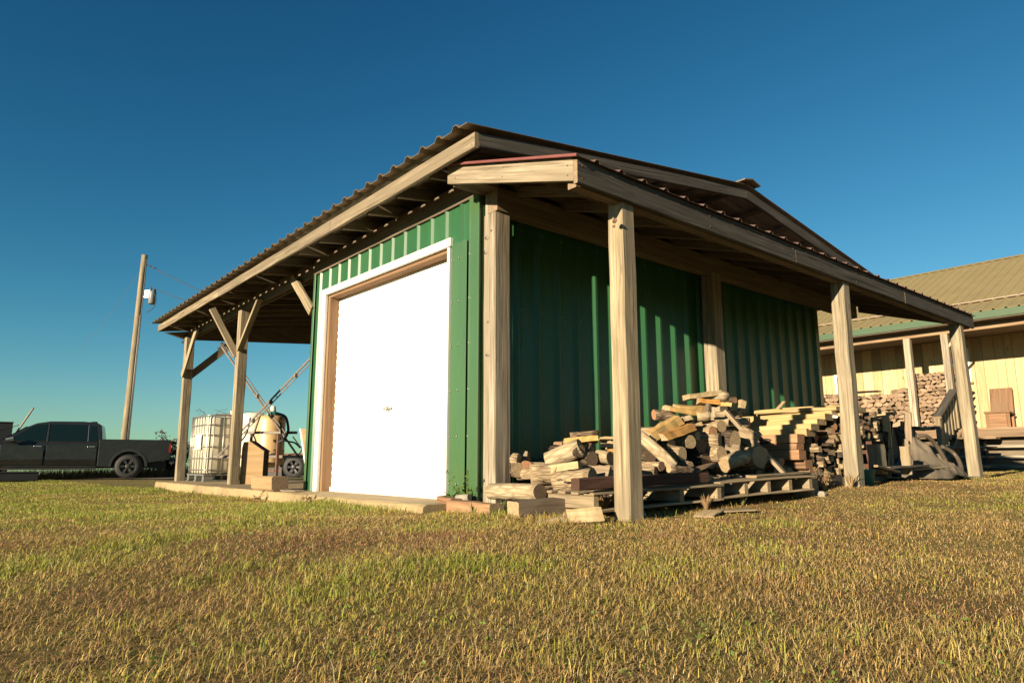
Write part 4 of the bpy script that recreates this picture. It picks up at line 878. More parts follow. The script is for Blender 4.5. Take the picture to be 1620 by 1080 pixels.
# ------------------------------------------------------------------ pickup truck
def axes(deg): c, s = math.cos(math.radians(deg)), math.sin(math.radians(deg)); return V((.766*c+.643*s, -.643*c+.766*s, 0)), V((.643*c-.766*s, .766*c+.643*s, 0))
TX, TY = axes(27)
tc2 = at(200, 757, 22.8); TG = gh(tc2.x, tc2.y)+.03; tk = empty('pickup_truck', (tc2.x, tc2.y, TG), 'dark grey four-door pickup truck parked beyond the carport', 'pickup truck')
def kp(x, y, z): return V((tc2.x, tc2.y, TG))+TX*x+TY*(y+.10)+V((0, 0, z))     # x to the rear, y away from the camera; rear axle at x = 0
R = .40; WB = 4.15; yN, yF = 0.0, 1.95
def arch(cx, r, n=12): return [(cx+r*math.cos(PI*k/n), .40+r*math.sin(PI*k/n)) for k in range(n+1)]
cab = [(-5.12, .62), (-5.10, .40)]+[(-4.7, .36)]+[(x, z) for x, z in arch(-WB, .50)[::-1]]+[(-3.61, .36), (-.92, .36), (-.92, 1.16), (-.93, 1.20), (-2.3, 1.18), (-3.45, 1.16), (-3.7, 1.14), (-4.85, 1.05), (-5.08, .95)]
def slab(pts, y0, y1, tk_=1):
    """body side outline swept across the width, tucked in towards the sills"""
    b = MB(); n = len(pts); st = [(y0, .0), (y0+.0, 0)]
    lay = []
    for (y, inn) in ((y0+.05, 1), (y0, 0), (y1, 0), (y1-.05, 1)):
        pass
    ins = lambda z: (.055 if z > 1.1 else .10*max(0, (.62-z)/.3) if z < .62 else 0)*tk_
    b.v += [kp(x, y0+ins(z), z) for x, z in pts]; b.v += [kp(x, y1-ins(z), z) for x, z in pts]
    b.face(list(range(n)), ((0, 0),)*n); b.face(list(range(2*n-1, n-1, -1)), ((0, 0),)*n)
    for i in range(n): j = (i+1) % n; b.face((j, i, n+i, n+j), ((0, 0),)*4)
    return b
slab(cab, yN, yF).build('body', 'truck', tk, bevel=.025)
bed = [(-.905, .40), (-.905, 1.30), (1.24, 1.30), (1.26, 1.27), (1.25, .62), (.60, .52)]+[(x, z) for x, z in arch(0, .50)]+[(-.55, .38)]
b = slab(bed, yN, yN+.10, 0); b.build('bed_side', 'truck', tk, bevel=.015)
b = slab(bed, yF-.10, yF, 0); b.build('bed_side', 'truck', tk, bevel=.015)
b = MB(); b.box((0, 0, 0), (1, 1, 1)) if False else None
b.beam(kp(-.90, .975, .78), kp(1.2, .975, .78), 1.74, .06); b.build('bed_floor', 'blackplastic', tk)
b = MB(); b.beam(kp(1.20, .11, .97), kp(1.20, 1.84, .97), .09, .60); b.build('tailgate', 'truck', tk, bevel=.01)
b = MB(); b.beam(kp(-.87, .11, .97), kp(-.87, 1.84, .97), .05, .60); b.build('bed_front', 'truck', tk)
# greenhouse
gh_b = [(-3.18, 1.12), (-2.98, 1.19), (-2.30, 1.19), (-.93, 1.19)]
prof = [(-3.70, 1.14), (-3.30, 1.42), (-2.97, 1.67), (-2.72, 1.80), (-2.35, 1.87), (-1.45, 1.885), (-1.05, 1.86), (-.90, 1.78), (-.85, 1.5), (-.82, 1.19)]
def tumble(z): return .055+.17*max(0, (z-1.15)/.72)
b = MB(); n = len(prof)
b.v += [kp(x, yN+tumble(z), z) for x, z in prof]+[kp(x, yF-tumble(z), z) for x, z in prof]
b.face(list(range(n)), ((0, 0),)*n); b.face(list(range(2*n-1, n-1, -1)), ((0, 0),)*n)
for i in range(n): j = (i+1) % n; b.face((j, i, n+i, n+j), ((0, 0),)*4)
b.build('cab_roof', 'truck', tk, bevel=.03)
def pane(name, pts, mat='glass', off=-.006):
    b = MB(); q = [kp(x, yN+tumble(z)+off, z) for x, z in pts]; b.prism(q, TY*.012); return b.build(name, mat, tk)
pane('window', [(-3.47, 1.22), (-3.18, 1.43), (-2.84, 1.68), (-2.70, 1.745), (-2.42, 1.77), (-2.42, 1.22)]); pane('window', [(-2.33, 1.22), (-2.33, 1.775), (-1.30, 1.775), (-1.26, 1.22)]); pane('window', [(-1.18, 1.22), (-1.20, 1.77), (-1.04, 1.74), (-.95, 1.22)])
pane('window_divider', [(-2.40, 1.2), (-2.385, 1.79), (-2.36, 1.79), (-2.35, 1.2)], 'blackplastic', -.014); pane('window_divider', [(-1.245, 1.22), (-1.265, 1.77), (-1.25, 1.77), (-1.225, 1.22)], 'chrome', -.014)
b = MB(); w0 = [kp(-3.69, .12, 1.17), kp(-2.98, .22, 1.685), kp(-2.98, 1.73, 1.685), kp(-3.69, 1.83, 1.17)]; b.prism(w0, (V((0, 0, .008))-TX*.008)); b.build('windscreen', 'glass', tk)
for a, c in ((-3.60, -2.41), (-2.38, -.93)):                                # doors
    b = MB(); q = [(a+.02, .45), (c-.02, .45), (c-.01, 1.185), (a+.02, 1.165)]; b.prism([kp(x, -.006+(.10*max(0, (.62-z)/.3) if z < .62 else 0)+(.055 if z > 1.1 else 0), z) for x, z in [(a+.02, .45), (c-.02, .45), (c-.02, .62), (a+.02, .62)]], TY*.012)
    b.prism([kp(x, -.007, z) for x, z in [(a+.02, .622), (c-.02, .622), (c-.02, 1.09), (a+.02, 1.09)]], TY*.012); dd = b.build('door', 'truck', tk, bevel=.006)
    b = MB(); b.beam(kp(c-.28, -.025, 1.05), kp(c-.08, -.025, 1.05), .02, .03); b.lathe(kp(c-.28, -.03, 1.05), [(0, -.01), (.02, -.01), (.02, .02)], 8, axis=TY); b.build('handle', 'chrome', dd)
b = MB(); b.beam(kp(-3.42, -.13, 1.23), kp(-3.22, -.13, 1.25), .12, .16, ch=.04); b.beam(kp(-3.32, -.07, 1.2), kp(-3.32, .07, 1.18), .05, .04); mir = b.build('side_mirror', 'blackplastic', tk)
b = MB(); b.beam(kp(-3.44, -.14, 1.255), kp(-3.24, -.14, 1.30), .12, .07, ch=.03); b.build('mirror_cap', 'chrome', mir)
b = MB(); b.beam(kp(-3.55, .04, .33), kp(-.95, .04, .33), .14, .05, ch=.02); b.build('running_board', 'rim', tk)
b = MB(); b.beam(kp(1.32, .10, .58), kp(1.32, 1.85, .58), .16, .20, ch=.04); b.build('rear_bumper', 'rim', tk)
b = MB(); b.beam(kp(1.235, -.004, 1.02), kp(1.235, .10, 1.02), .07, .30, ch=.01); b.build('tail_light', 'redlens', tk)
b = MB(); b.beam(kp(1.235, 1.85, 1.02), kp(1.235, 1.954, 1.02), .07, .30, ch=.01); b.build('tail_light', 'redlens', tk)
b = MB(); b.beam(kp(-5.10, .08, .80), kp(-5.10, .5, .80), .06, .16); b.build('headlight', 'chrome', tk); b = MB(); b.beam(kp(-5.10, 1.45, .80), kp(-5.10, 1.87, .80), .06, .16); b.build('headlight', 'chrome', tk)
b = MB(); b.beam(kp(-5.16, .05, .5), kp(-5.16, 1.9, .5), .14, .22, ch=.04); b.build('front_bumper', 'blackplastic', tk)
b = MB(); b.beam(kp(-1.24, .7, 1.885), kp(-1.06, .7, 1.89), .04, .05, ch=.012); b.build('roof_fin', 'truck', tk)
b = MB()
for k in range(13):
    a = PI*k/12
    for rr in (.50, .58): b.v += [kp(rr*math.cos(a), -.02, .40+rr*math.sin(a)), kp(rr*math.cos(a), .04, .40+rr*math.sin(a))]
for k in range(12):
    o = 4*k; b.face((o, o+4, o+6, o+2), ((0, 0),)*4); b.face((o+2, o+6, o+7, o+3), ((0, 0),)*4); b.face((o+1, o+3, o+7, o+5), ((0, 0),)*4); b.face((o, o+1, o+5, o+4), ((0, 0),)*4)
b.build('wheel_flare', 'blackplastic', tk)
for x in (0, -WB):
    for y, s in ((.13, 1), (1.82, -1)): wheel(tk, kp(x, y, R), TY*s, R, .27)
b = MB(); b.beam(kp(-4.8, .975, .62), kp(1.15, .975, .62), 1.16, .56); b.build('chassis', 'blackplastic', tk)
# dark enclosed trailer at the left edge, with a low ramp
TX, TY = axes(37)
lc = at(11, 748, 26.5); lg = gh(lc.x, lc.y); lt = empty('enclosed_trailer', (lc.x, lc.y, lg), 'dark boxy trailer at the left edge behind the nose of the truck', 'trailer')
def lp(x, y, z): return V((lc.x, lc.y, lg))+TX*x+TY*y+V((0, 0, z))
lh = at(11, 667, 26.5).z-lg
b = MB(); b.beam(lp(-3.6, .85, lh/2+.2), lp(.0, .85, lh/2+.2), 1.7, lh-.4, ch=.05); b.build('box_body', 'blackplastic', lt)
b = MB(); b.beam(lp(-3.62, .0, lh), lp(.02, .0, lh), .05, .04); b.beam(lp(-3.62, 1.7, lh), lp(.02, 1.7, lh), .05, .04); b.build('roof_trim', 'rim', lt)
for y in (.05, 1.65): wheel(lt, lp(-1.6, y, .33), TY, .33, .2)
q = at(26, 763, 20.3); q.z = gh(q.x, q.y); tg = empty('feed_trough', tuple(q), 'low black trough on the grass edge at the far left before the truck', 'trough')
b = MB(); b.beam(q-TX*.75+V((0, 0, .14)), q+TX*.50+V((0, 0, .14)), .5, .26, ch=.03); b.build('basin', 'blackplastic', tg)
b = MB()
for s_ in (-.25, .25): b.beam(q-TX*.77+TY*s_+V((0, 0, .28)), q+TX*.52+TY*s_+V((0, 0, .28)), .05, .03)
b.build('rim', 'rim', tg)
# ------------------------------------------------------------------ utility pole, wires
pb, pt = at(197, 700, 26), at(229, 403, 26); dd = (pt-pb).normalized(); pb = pb-dd*((pb.z+.6)/dd.z)
up = empty('utility_pole', tuple(pb), 'leaning wooden utility pole with a grey transformer behind the truck', 'utility pole')
b = MB(); b.cyl(pb, pt, .155, .105, 14, 0, 1, seg=12, jit=.004); b.build('pole', ['post', 'end_post'], up)
c0 = at(240, 481, 25.9)
b = MB(); b.lathe(c0, [(0, 0), (.11, 0), (.13, .02), (.13, .45), (.12, .49), (.06, .53), (0, .54)], 20); tf = b.build('transformer', 'grey_can', up)
for dx in (-.07, .08):
    b = MB(); b.lathe(c0+V((dx, dx*.3, .50)), [(.03, 0), (.04, .03), (.025, .05), (.04, .08), (.02, .12), (0, .13)], 8); b.build('bushing', 'rim', tf)
b = MB(); b.beam(at(229, 465, 26), at(237, 465, 25.95), .06, .3); b.build('transformer_bracket', 'steel', up)
b = MB(); on = lambda t, o: pb.lerp(pt, t)+RX*o-fw*.06
b.tube([on(.02, .13), on(.4, .13), on(.74, .12)], .024, 6); b.tube([on(.02, .17), on(.5, .165), on(.98, .12)], .010, 6); b.build('conduit', 'grey_can', up)
b = MB(); b.tube(smooth([at(243, 462, 25.7), at(247, 472, 25.7), at(243, 486, 25.7), at(232, 494, 25.8)]), .016, 6); b.build('drop_cable', 'wire', up)
hp0, hp1 = at(231, 418, 26), V((18.0, 5.0, 5.9))
def sag(p, q, s, n=18): return [p.lerp(q, i/n)-V((0, 0, s*4*(i/n)*(1-i/n))) for i in range(n+1)]
b = MB(); b.tube(sag(hp0, V((14.1, 12.8, 3.7)), 1.1), .015, 5); b.build('overhead_wire', 'wire', None, 'upper thin wire from the pole top to behind the shed roof', 'wire', 'wires from the utility pole')
b = MB(); b.tube(sag(at(238, 454, 26), V((14.1, 12.9, 3.5)), .8), .013, 5); b.build('overhead_wire', 'wire', None, 'lower thin wire from the transformer to behind the shed roof', 'wire', 'wires from the utility pole')
b = MB(); b.tube(sag(at(222, 430, 26), at(120, 560, 40), .2), .006, 5); b.build('guy_wire', 'steel', None, 'faint pale guy wire running down left of the utility pole', 'wire', 'wires from the utility pole')
b = MB()
for px in (238, 245): c0 = at(px, 418+(px-231)*.45, 26); b.lathe(c0-V((0, 0, .05)), [(0, 0), (.035, .02), (.035, .07), (0, .1)], 8)
b.build('insulator', 'rim', up)
b = MB(); b.beam(at(26, 684, 27), at(53, 645, 27), .055, .055); b.build('slanted_pole', 'postgrey', None, 'short pale slanted pole rising behind the truck windscreen', 'pole')
b = MB(); b.tube(sag(at(30, 672, 26.9), at(-60, 684, 24), .1), .014, 5); b.build('overhead_wire', 'wire', None, 'short dark cable running left from the slanted pole', 'wire', 'wires from the utility pole')

# ------------------------------------------------------------------ the house
HX = 14.06; H0, H1 = -9.0, 13.0
house_before = set(bpy.data.objects)
hs = empty('ranch_house', (HX, 0, .1), 'long wooden house with tan metal roof and raised porch behind the shed', 'house')
b = MB(); y = H0
while y < H1:
    wd = random.uniform(.17, .27); b.box((HX+2.0-random.uniform(0, .006), y+.003, .95), (HX+2.05, min(H1, y+wd)-.003, 3.75), axis=2, ch=.004, jit=0); y += wd
b.build('board_siding', 'pine', hs)
b = MB(); b.prism([(HX+2.06, H0, .2), (HX+8, H0, .2), (HX+8, H0, 3.6), (HX+4.9, H0, 5.6), (HX+2.06, H0, 4.1)], (0, H1-H0, 0)); b.build('house_body', 'pine', hs)
ea = (HX-.42, 3.545); br = (HX+.75, 3.985); rd = (HX+4.9, 5.93)
def roofsheet(p, q, name):
    l = math.hypot(q[0]-p[0], q[1]-p[1]); e = V((q[0]-p[0], 0, q[1]-p[1])).normalized(); nn = V((-e.z, 0, e.x)); b = MB()
    b.sheet((p[0], H0-.4, p[1]), (0, 1, 0), e, nn, H1-H0+.8, l, .23, rh=.03, rb=.07, rt=.03); b.build(name, 'olive', hs, solid=.01)
roofsheet(ea, (br[0]+.06, br[1]+.02), 'porch_roof'); roofsheet((br[0]-.05, br[1]+.03), rd, 'roof')
b = MB(); b.prism([(rd[0], H0-.4, rd[1]-.02), (HX+8.6, H0-.4, 3.9), (HX+8.6, H0-.4, 3.87), (rd[0], H0-.4, rd[1]-.06)], (0, H1-H0+.8, 0)); b.build('rear_roof', 'olive', hs)
b = MB(); b.prism([(rd[0]-.14, H0-.4, rd[1]-.03), (rd[0], H0-.4, rd[1]+.045), (rd[0]+.14, H0-.4, rd[1]-.03)], (0, H1-H0+.8, 0)); b.build('ridge_cap', 'olive', hs)
b = MB(); b.beam((br[0]-.1, H0-.4, br[1]+.015), (br[0]-.1, H1+.4, br[1]+.015), .05, .03); b.build('roof_flashing', 'tinbrown', hs)
b = MB(); b.box((HX-.42, H0-.4, 3.385), (HX-.395, H1+.4, 3.545), axis=1); b.build('eave_fascia', 'ltgreen', hs)
b = MB(); b.box((HX-.39, H0-.4, 3.36), (HX+2.0, H1+.4, 3.385), axis=1); b.build('porch_ceiling', 'rafter', hs)
b = MB(); b.box((HX-.03, H0, 3.22), (HX+.08, H1, 3.357), axis=1, endm=0, seg=14, jit=.004); b.build('porch_beam', 'porchdark', hs)
for y in (-5.2, -2.6, .80, 1.60, 4.8, 8.2):
    b = MB(); z0 = 1.05; b.beam((HX+.02, y, z0), (HX+.02, y, 3.218), .145, .145, (1, 0, 0), 0, 1, seg=5, jit=.003); b.build('porch_post', ['postgrey', 'end_post'], hs)
b = MB(); b.beam((HX+.02, .80, 2.85), (HX+.02, .50, 3.2), .09, .06); b.build('porch_brace', 'postgrey', hs)
b = MB()
for k in range(15): b.box((HX-.22+.15*k, H0, 1.0), (HX-.22+.15*k+.143, H1, 1.045), axis=1)
b.build('porch_deck', 'deck', hs)
b = MB(); b.box((HX-.25, H0, .84), (HX-.222, H1, 1.0), axis=1, seg=10, jit=.002); b.build('porch_rim_board', 'deck', hs)
for z in (.62, .40, .20):
    b = MB(); b.box((HX-.22, H0, z), (HX-.19, 1.0, z+.055), axis=1, seg=12, jit=.003); b.build('skirt_rail', 'postgrey', hs)
for y in np.arange(H0, 1.2, 1.15):
    b = MB(); b.box((HX-.18, y, .0), (HX-.06, y+.12, .998), axis=2); b.build('porch_pier', 'greyboard', hs)
b = MB(); b.box((HX+.05, H0, .0), (HX+.10, H1, .99), axis=1); b.build('under_porch_wall', 'rafter', hs)
def hwin(y0, y1, z0, z1):
    b = MB(); 
    for lo, hi in (((y0-.07, z0-.07), (y1+.07, z0)), ((y0-.07, z1), (y1+.07, z1+.07)), ((y0-.07, z0), (y0, z1)), ((y1, z0), (y1+.07, z1))): b.box((HX+1.96, lo[0], lo[1]), (HX+1.99, hi[0], hi[1]))
    f_ = b.build('window', 'whitetrim', hs); b = MB(); b.box((HX+1.975, y0+.002, z0+.002), (HX+1.985, y1-.002, z1-.002), axis=1); b.build('pane', 'houseglass', f_)
    b = MB(); b.box((HX+1.93, y0-.1, z0-.12), (HX+1.99, y1+.1, z0-.072), axis=1); b.build('sill', 'jamb', f_)
hwin(.98, 1.40, 2.34, 3.05); hwin(3.78, 4.22, 1.6, 2.7)
# stairs with a railing
st = [(HX-.25-.29*k, 1.0-.20*(k+1)) for k in range(4)]
for (x, z) in st:
    b = MB(); b.box((x-.29, -.1, z), (x+.02, .62, z+.04), axis=1); b.build('stair_tread', 'deck', hs)
b = MB(); b.prism([(HX-.25, .60, .98), (HX-.25, .60, .72), (HX-1.42, .60, -.05), (HX-1.5, .60, .18)], (0, .04, 0)); b.build('stair_stringer', 'deck', hs)
ra, rb = V((HX-.28, .655, 1.90)), V((HX-1.48, .655, 1.24))
b = MB(); b.beam(ra, rb, .17, .05, endm=1, seg=4, jit=.002); b.build('handrail', ['greyboard', 'end_post'], hs)
b = MB(); b.beam((HX-1.42, .655, .0), (HX-1.42, .655, 1.24), .10, .10, (1, 0, 0)); b.build('newel_post', 'post', hs)
b = MB(); b.beam((HX-.30, .655, 1.05), (HX-.30, .655, 1.86), .09, .09, (1, 0, 0)); b.build('newel_post', 'post', hs)
for k in range(5):
    t = (k+.8)/6; p = ra.lerp(rb, t); b = MB(); b.beam((p.x, p.y, p.z-.80), (p.x, p.y, p.z-.03), .04, .09, (1, 0, 0)); b.build('baluster', 'post', hs)
# bench-like chair of planks on the porch
ch = empty('plank_chair', (HX+1.6, .0, 1.045), 'brown plank chair with a tall back against the house wall', 'chair')
pc = atx(1583, 655, HX+1.6); cy = pc.y
b = MB(); b.beam((HX+1.72, cy, 1.30), (HX+1.86, cy, 2.05), .46, .04, (1, 0, 0)); b.build('backrest', 'redbeam', ch)
b = MB(); b.beam((HX+1.75, cy, 1.42), (HX+1.30, cy, 1.46), .52, .04); b.build('seat', 'redbeam', ch)
for s in (-1, 1):
    b = MB(); b.beam((HX+1.36, cy+s*.2, 1.047), (HX+1.36, cy+s*.2, 1.43), .05, .09, (1, 0, 0)); b.build('leg', 'redbeam', ch); b = MB(); b.beam((HX+1.74, cy+s*.2, 1.047), (HX+1.74, cy+s*.2, 1.40), .05, .09, (1, 0, 0)); b.build('leg', 'redbeam', ch)
b = MB(); b.beam((HX+1.34, cy-.24, 1.24), (HX+1.34, cy+.24, 1.24), .02, .38); b.build('front_panel', 'redbeam', ch)
# firewood stacked on the porch, one object a piece
def stackpiece(x, y, z, r, label, group):
    b = MB(); wd, h = r*random.uniform(1.2, 1.7), r*random.uniform(.75, 1.05); a = random.uniform(-.5, .5)
    k = random.choice([0, 0, 1, 2])
    P = ([(-wd, -h*.3), (-wd*.3, -h), (wd*.6, -h*.8), (wd, 0), (wd*.3, h*.7), (-wd*.6, h*.6)], [(-wd, -h*.6), (wd, -h*.7), (wd*.1, h)], [(wd*.85*math.cos(t), h*1.05*math.sin(t)) for t in np.linspace(0, 2*PI, 9)[:-1]])[k]
    P = [(u*math.cos(a)-v*math.sin(a), u*math.sin(a)+v*math.cos(a)) for u, v in P]; x += random.uniform(-.06, .05)
    b.loft(P, (x, y, z), (x+.38, y+random.uniform(-.03, .03), z), (0, 0, 1), 0, 1, jit=.006, slant=random.uniform(-.4, .4))
    b.build('stacked_firewood', [random.choice(['bark', 'bark_d', 'split_g', 'bark']), random.choice(['end_s', 'end_d', 'end_s', 'end_s', 'end_p'])], None, label, 'firewood', group)
z = 1.10; row = 0; cnt = 0
while z < 2.10:
    y = 1.80+(row % 2)*.05
    while y < 4.15:
        top = 2.02+.12*(y < 2.15)-.05*math.sin(y*3)
        if z < top and cnt < 172: stackpiece(HX+.30, y+random.uniform(-.015, .015), z+random.uniform(-.012, .012), .065, 'split firewood piece in the low wide stack on the house porch', 'firewood in the low wide porch stack'); cnt += 1
        y += .132
    z += .103; row += 1
z = 1.10; row = 0; cnt = 0
while z < 2.6:
    y = .74+(row % 2)*.04
    while y < 1.70:
        if z < 2.60-.25*abs(y-1.2)**2 and cnt < 130: stackpiece(HX+.24, y+random.uniform(-.012, .012), z+random.uniform(-.01, .01), .057, 'split firewood piece in the tall narrow stack on the house porch', 'firewood in the tall narrow porch stack'); cnt += 1
        y += .116
    z += .089; row += 1
timber((HX+.42, 2.5, 2.065), (HX+.42, 3.3, 2.075), .3, .03, 'dark flat board laid on top of the low porch firewood stack', 'darkbeam', cat='board', name='flat_board')
# the house and all that stands on its porch are set back to the true distance and size of the building
place = Matrix.Translation((.623, .823, -.061)) @ Matrix.Scale(1.18, 4)
for o in [o for o in bpy.data.objects if o not in house_before and o.parent is None]: o.matrix_world = place @ o.matrix_basis
for i in range(5):
    p = at(1410+8*i, 677+random.uniform(-4, 6), 13.6); timber(p, p+V((.2, -.45, random.uniform(-.03, .03))), .13, .05, ['grey plank end', 'brown plank end', 'weathered plank end', 'tan plank end', 'rust-brown plank end'][i]+' in the jumble in front of the low porch firewood stack', random.choice(['pallet', 'redbeam', 'greyboard']), cat='board', name='loose_plank', group='loose planks before the porch')
p = at(1430, 700, 12.5); p.z = 0
b = MB(); b.lathe((p.x, p.y, .12), [(0, 0), (.13, 0), (.14, .02), (.14, .34), (.12, .36), (0, .37)], 16); b.build('barrel', 'poly', None, 'small pale plastic barrel behind the tarpaulin peak', 'barrel')
timber((p.x-.3, p.y+.1, .12), (p.x-.3, p.y+.1, .8), .3, .3, 'squat weathered wooden crate post behind the tarpaulin', 'pallet', cat='block', name='wood_block', up=(1, 0, 0))
# ------------------------------------------------------------------ plants
def leafcloud(b, cols, c, n, rad, size, zs=1.0):
    for i in range(n):
        d = V((random.gauss(0, 1), random.gauss(0, 1), random.gauss(0, 1)*zs)); d = d.normalized()*rad*random.random()**.45*random.uniform(.7, 1.1); p = c+V((d.x, d.y, d.z*zs))
        a = V((random.uniform(-1, 1), random.uniform(-1, 1), random.uniform(-.4, 1))).normalized(); q = a.cross(V((random.uniform(-1, 1), random.uniform(-1, 1), random.uniform(-1, 1)))).normalized(); s = size*random.uniform(.6, 1.3)
        i0 = len(b.v); b.v += [p, p+a*s*.5+q*s*.28, p+a*s, p+a*s*.5-q*s*.28]; b.face((i0, i0+1, i0+2, i0+3), ((0, 0),)*4); c_ = random.choice(cols); k = random.uniform(.55, .9); b.cols += [tuple(x*k for x in c_)]*4
def tinted(b, name, parent, **k):
    o = b.build(name, 'leaf', parent, **k); a = o.data.color_attributes.new('tint', 'FLOAT_COLOR', 'POINT'); buf = np.ones((len(b.v), 4), np.float32); buf[:, :3] = np.array(b.cols); a.data.foreach_set('color', buf.ravel()); return o
def shrub(c, h, w_, cols, label, cat, group, n=700, leaf=.09, name='bush', stems=7, zs=1.0):
    r = empty(name, tuple(c), label, cat, group); b = MB()
    tips = []
    for k in range(stems):
        a = 2*PI*k/stems+random.uniform(-.4, .4); d = V((math.cos(a)*w_*.7, math.sin(a)*w_*.7, h*random.uniform(.7, 1.0))); p = V(c); b.tube(smooth([p, p+d*.4+V((0, 0, h*.12)), p+d]), [.018]*13 if False else .012, 5); tips.append(p+d)
        for t in (.5, .75): q = p+d*t; b.tube([q, q+V((random.uniform(-.3, .3)*w_, random.uniform(-.3, .3)*w_, h*.2))], .007, 4); tips.append(q+V((0, 0, h*.15)))
    b.build('stem', 'twig', r)
    b = MB(); b.cols = []
    for t in tips: leafcloud(b, cols, t, n//len(tips), w_*.42, leaf, .8)
    tinted(b, 'foliage', r)
gc = 'bushes beyond the gravel drive'
RB = [(.14, .075, .045), (.10, .07, .035), (.16, .10, .05), (.07, .07, .03)]
GB = [(.06, .075, .025), (.10, .09, .03), (.12, .10, .05)]
for (px, d, h, w_, lab, cl) in ((264, 25.6, 1.75, .55, 'tall reddish-brown autumn bush between the truck and the end carport post', RB), (284, 26.6, 1.35, .6, 'reddish bush half hidden by the end carport post', RB), (247, 26.2, .85, .5, 'low green-brown bush behind the rear of the truck', GB), (268, 24.9, .7, .4, 'small tawny bush at the back bumper of the truck', RB)):
    p = at(px, 752, d); p.z = gh(p.x, p.y); shrub(p, h, w_, cl, lab, 'bush', gc)
# dry weeds behind the truck: a mass nobody could count
b = MB(); b.cols = []
for i in range(14000):
    s = random.uniform(-9, 4.2); t = random.uniform(1.6, 4.6); p = V((tc2.x, tc2.y, 0))+TX*s+TY*t; p.z = gh(p.x, p.y)-.02
    h = random.uniform(.2, .62)*(1.2 if random.random() < .2 else .9); l = V((random.uniform(-.3, .3), random.uniform(-.3, .3), 1))*h; q = TX*random.uniform(.006, .02)
    i0 = len(b.v); b.v += [p-q, p+q, p+l]; b.face((i0, i0+1, i0+2), ((0, 0),)*3); c_ = random.choice([(.30, .20, .10), (.24, .14, .08), (.34, .25, .13), (.16, .14, .06)]); b.cols += [c_]*3
o = tinted(b, 'dry_weeds', None, label='band of tawny dry weeds along the drive behind the truck', cat='weeds', kind='stuff')
def weed(c, h, n, cols, label, wid=.012, spread=.6, leafy=0):
    r = empty('weed', tuple(c), label, 'weed', 'weeds at the foot of the shed'); b = MB(); b.cols = []; sb_ = MB()
    for i in range(n):
        a = random.uniform(0, 2*PI); hh = h*random.uniform(.5, 1.1); d = V((math.cos(a)*spread, math.sin(a)*spread, 1))*hh; m = V(c)+d*.5+V((0, 0, hh*.12)); e = V(c)+d; sd = V((-math.sin(a), math.cos(a), 0))*wid*.5
        i0 = len(b.v); b.v += [V(c)-sd, V(c)+sd, m+sd*.9, m-sd*.9, e]; b.face((i0, i0+1, i0+2, i0+3), ((0, 0),)*4); b.face((i0+3, i0+2, i0+4), ((0, 0),)*3); c_ = random.choice(cols); b.cols += [c_]*5
        if leafy:
            for t in (.4, .6, .8, 1): leafcloud(b, cols, V(c)+d*t, leafy, .03, .035)
    tinted(b, 'foliage', r)
GW = [(.10, .17, .035), (.14, .19, .05), (.07, .12, .03)]; DW = [(.30, .20, .10), (.24, .15, .08), (.35, .25, .13)]
for (x, y, h, n, cl, lab, lf) in ((-.10, .02, .26, 7, GW, 'leafy green weed growing beside the corner post', 3), (-.14, .17, .13, 8, GW, 'small green weed at the right foot of the door', 2), (.02, -.36, .12, 10, GW, 'green tuft behind the peeled log', 1), (-.35, -.42, .10, 14, GW, 'green tuft against the edging timber', 0),
        (.30, -1.12, .2, 30, DW, 'tangle of reddish dry stalks under the end of the dark beam', 0), (.12, -1.05, .17, 26, DW, 'straw-coloured dry stalks beside the old edging timber', 0), (.42, -1.25, .13, 16, GW, 'green grass tuft left of the foremost post under the pallet', 0),
        (1.05, -1.48, .13, 34, DW, 'dry straw tuft at the front edge of the left pallet', 0), (1.6, -1.45, .12, 26, GW+DW, 'mixed green and straw tuft before the right pallet', 0), (3.35, -1.55, .16, 26, DW, 'dry stalks at the foot of the second front post', 0), (2.9, -1.5, .1, 20, DW, 'low straw tuft before the skid timber', 0), (-.62, 1.9, .09, 10, DW, 'thin brown sprig at the front edge of the slab', 1), (-.58, 3.4, .1, 9, DW, 'thin brown sprig at the slab edge below the timber block', 1), (3.0, -1.45, .24, 12, DW, 'tall dry stalks beside the grey skid timber', 1)):
    weed((x, y, gh(x, y)-.01 if x < -.5 or y < 0 else -.02), h, n, cl, lab, leafy=lf)
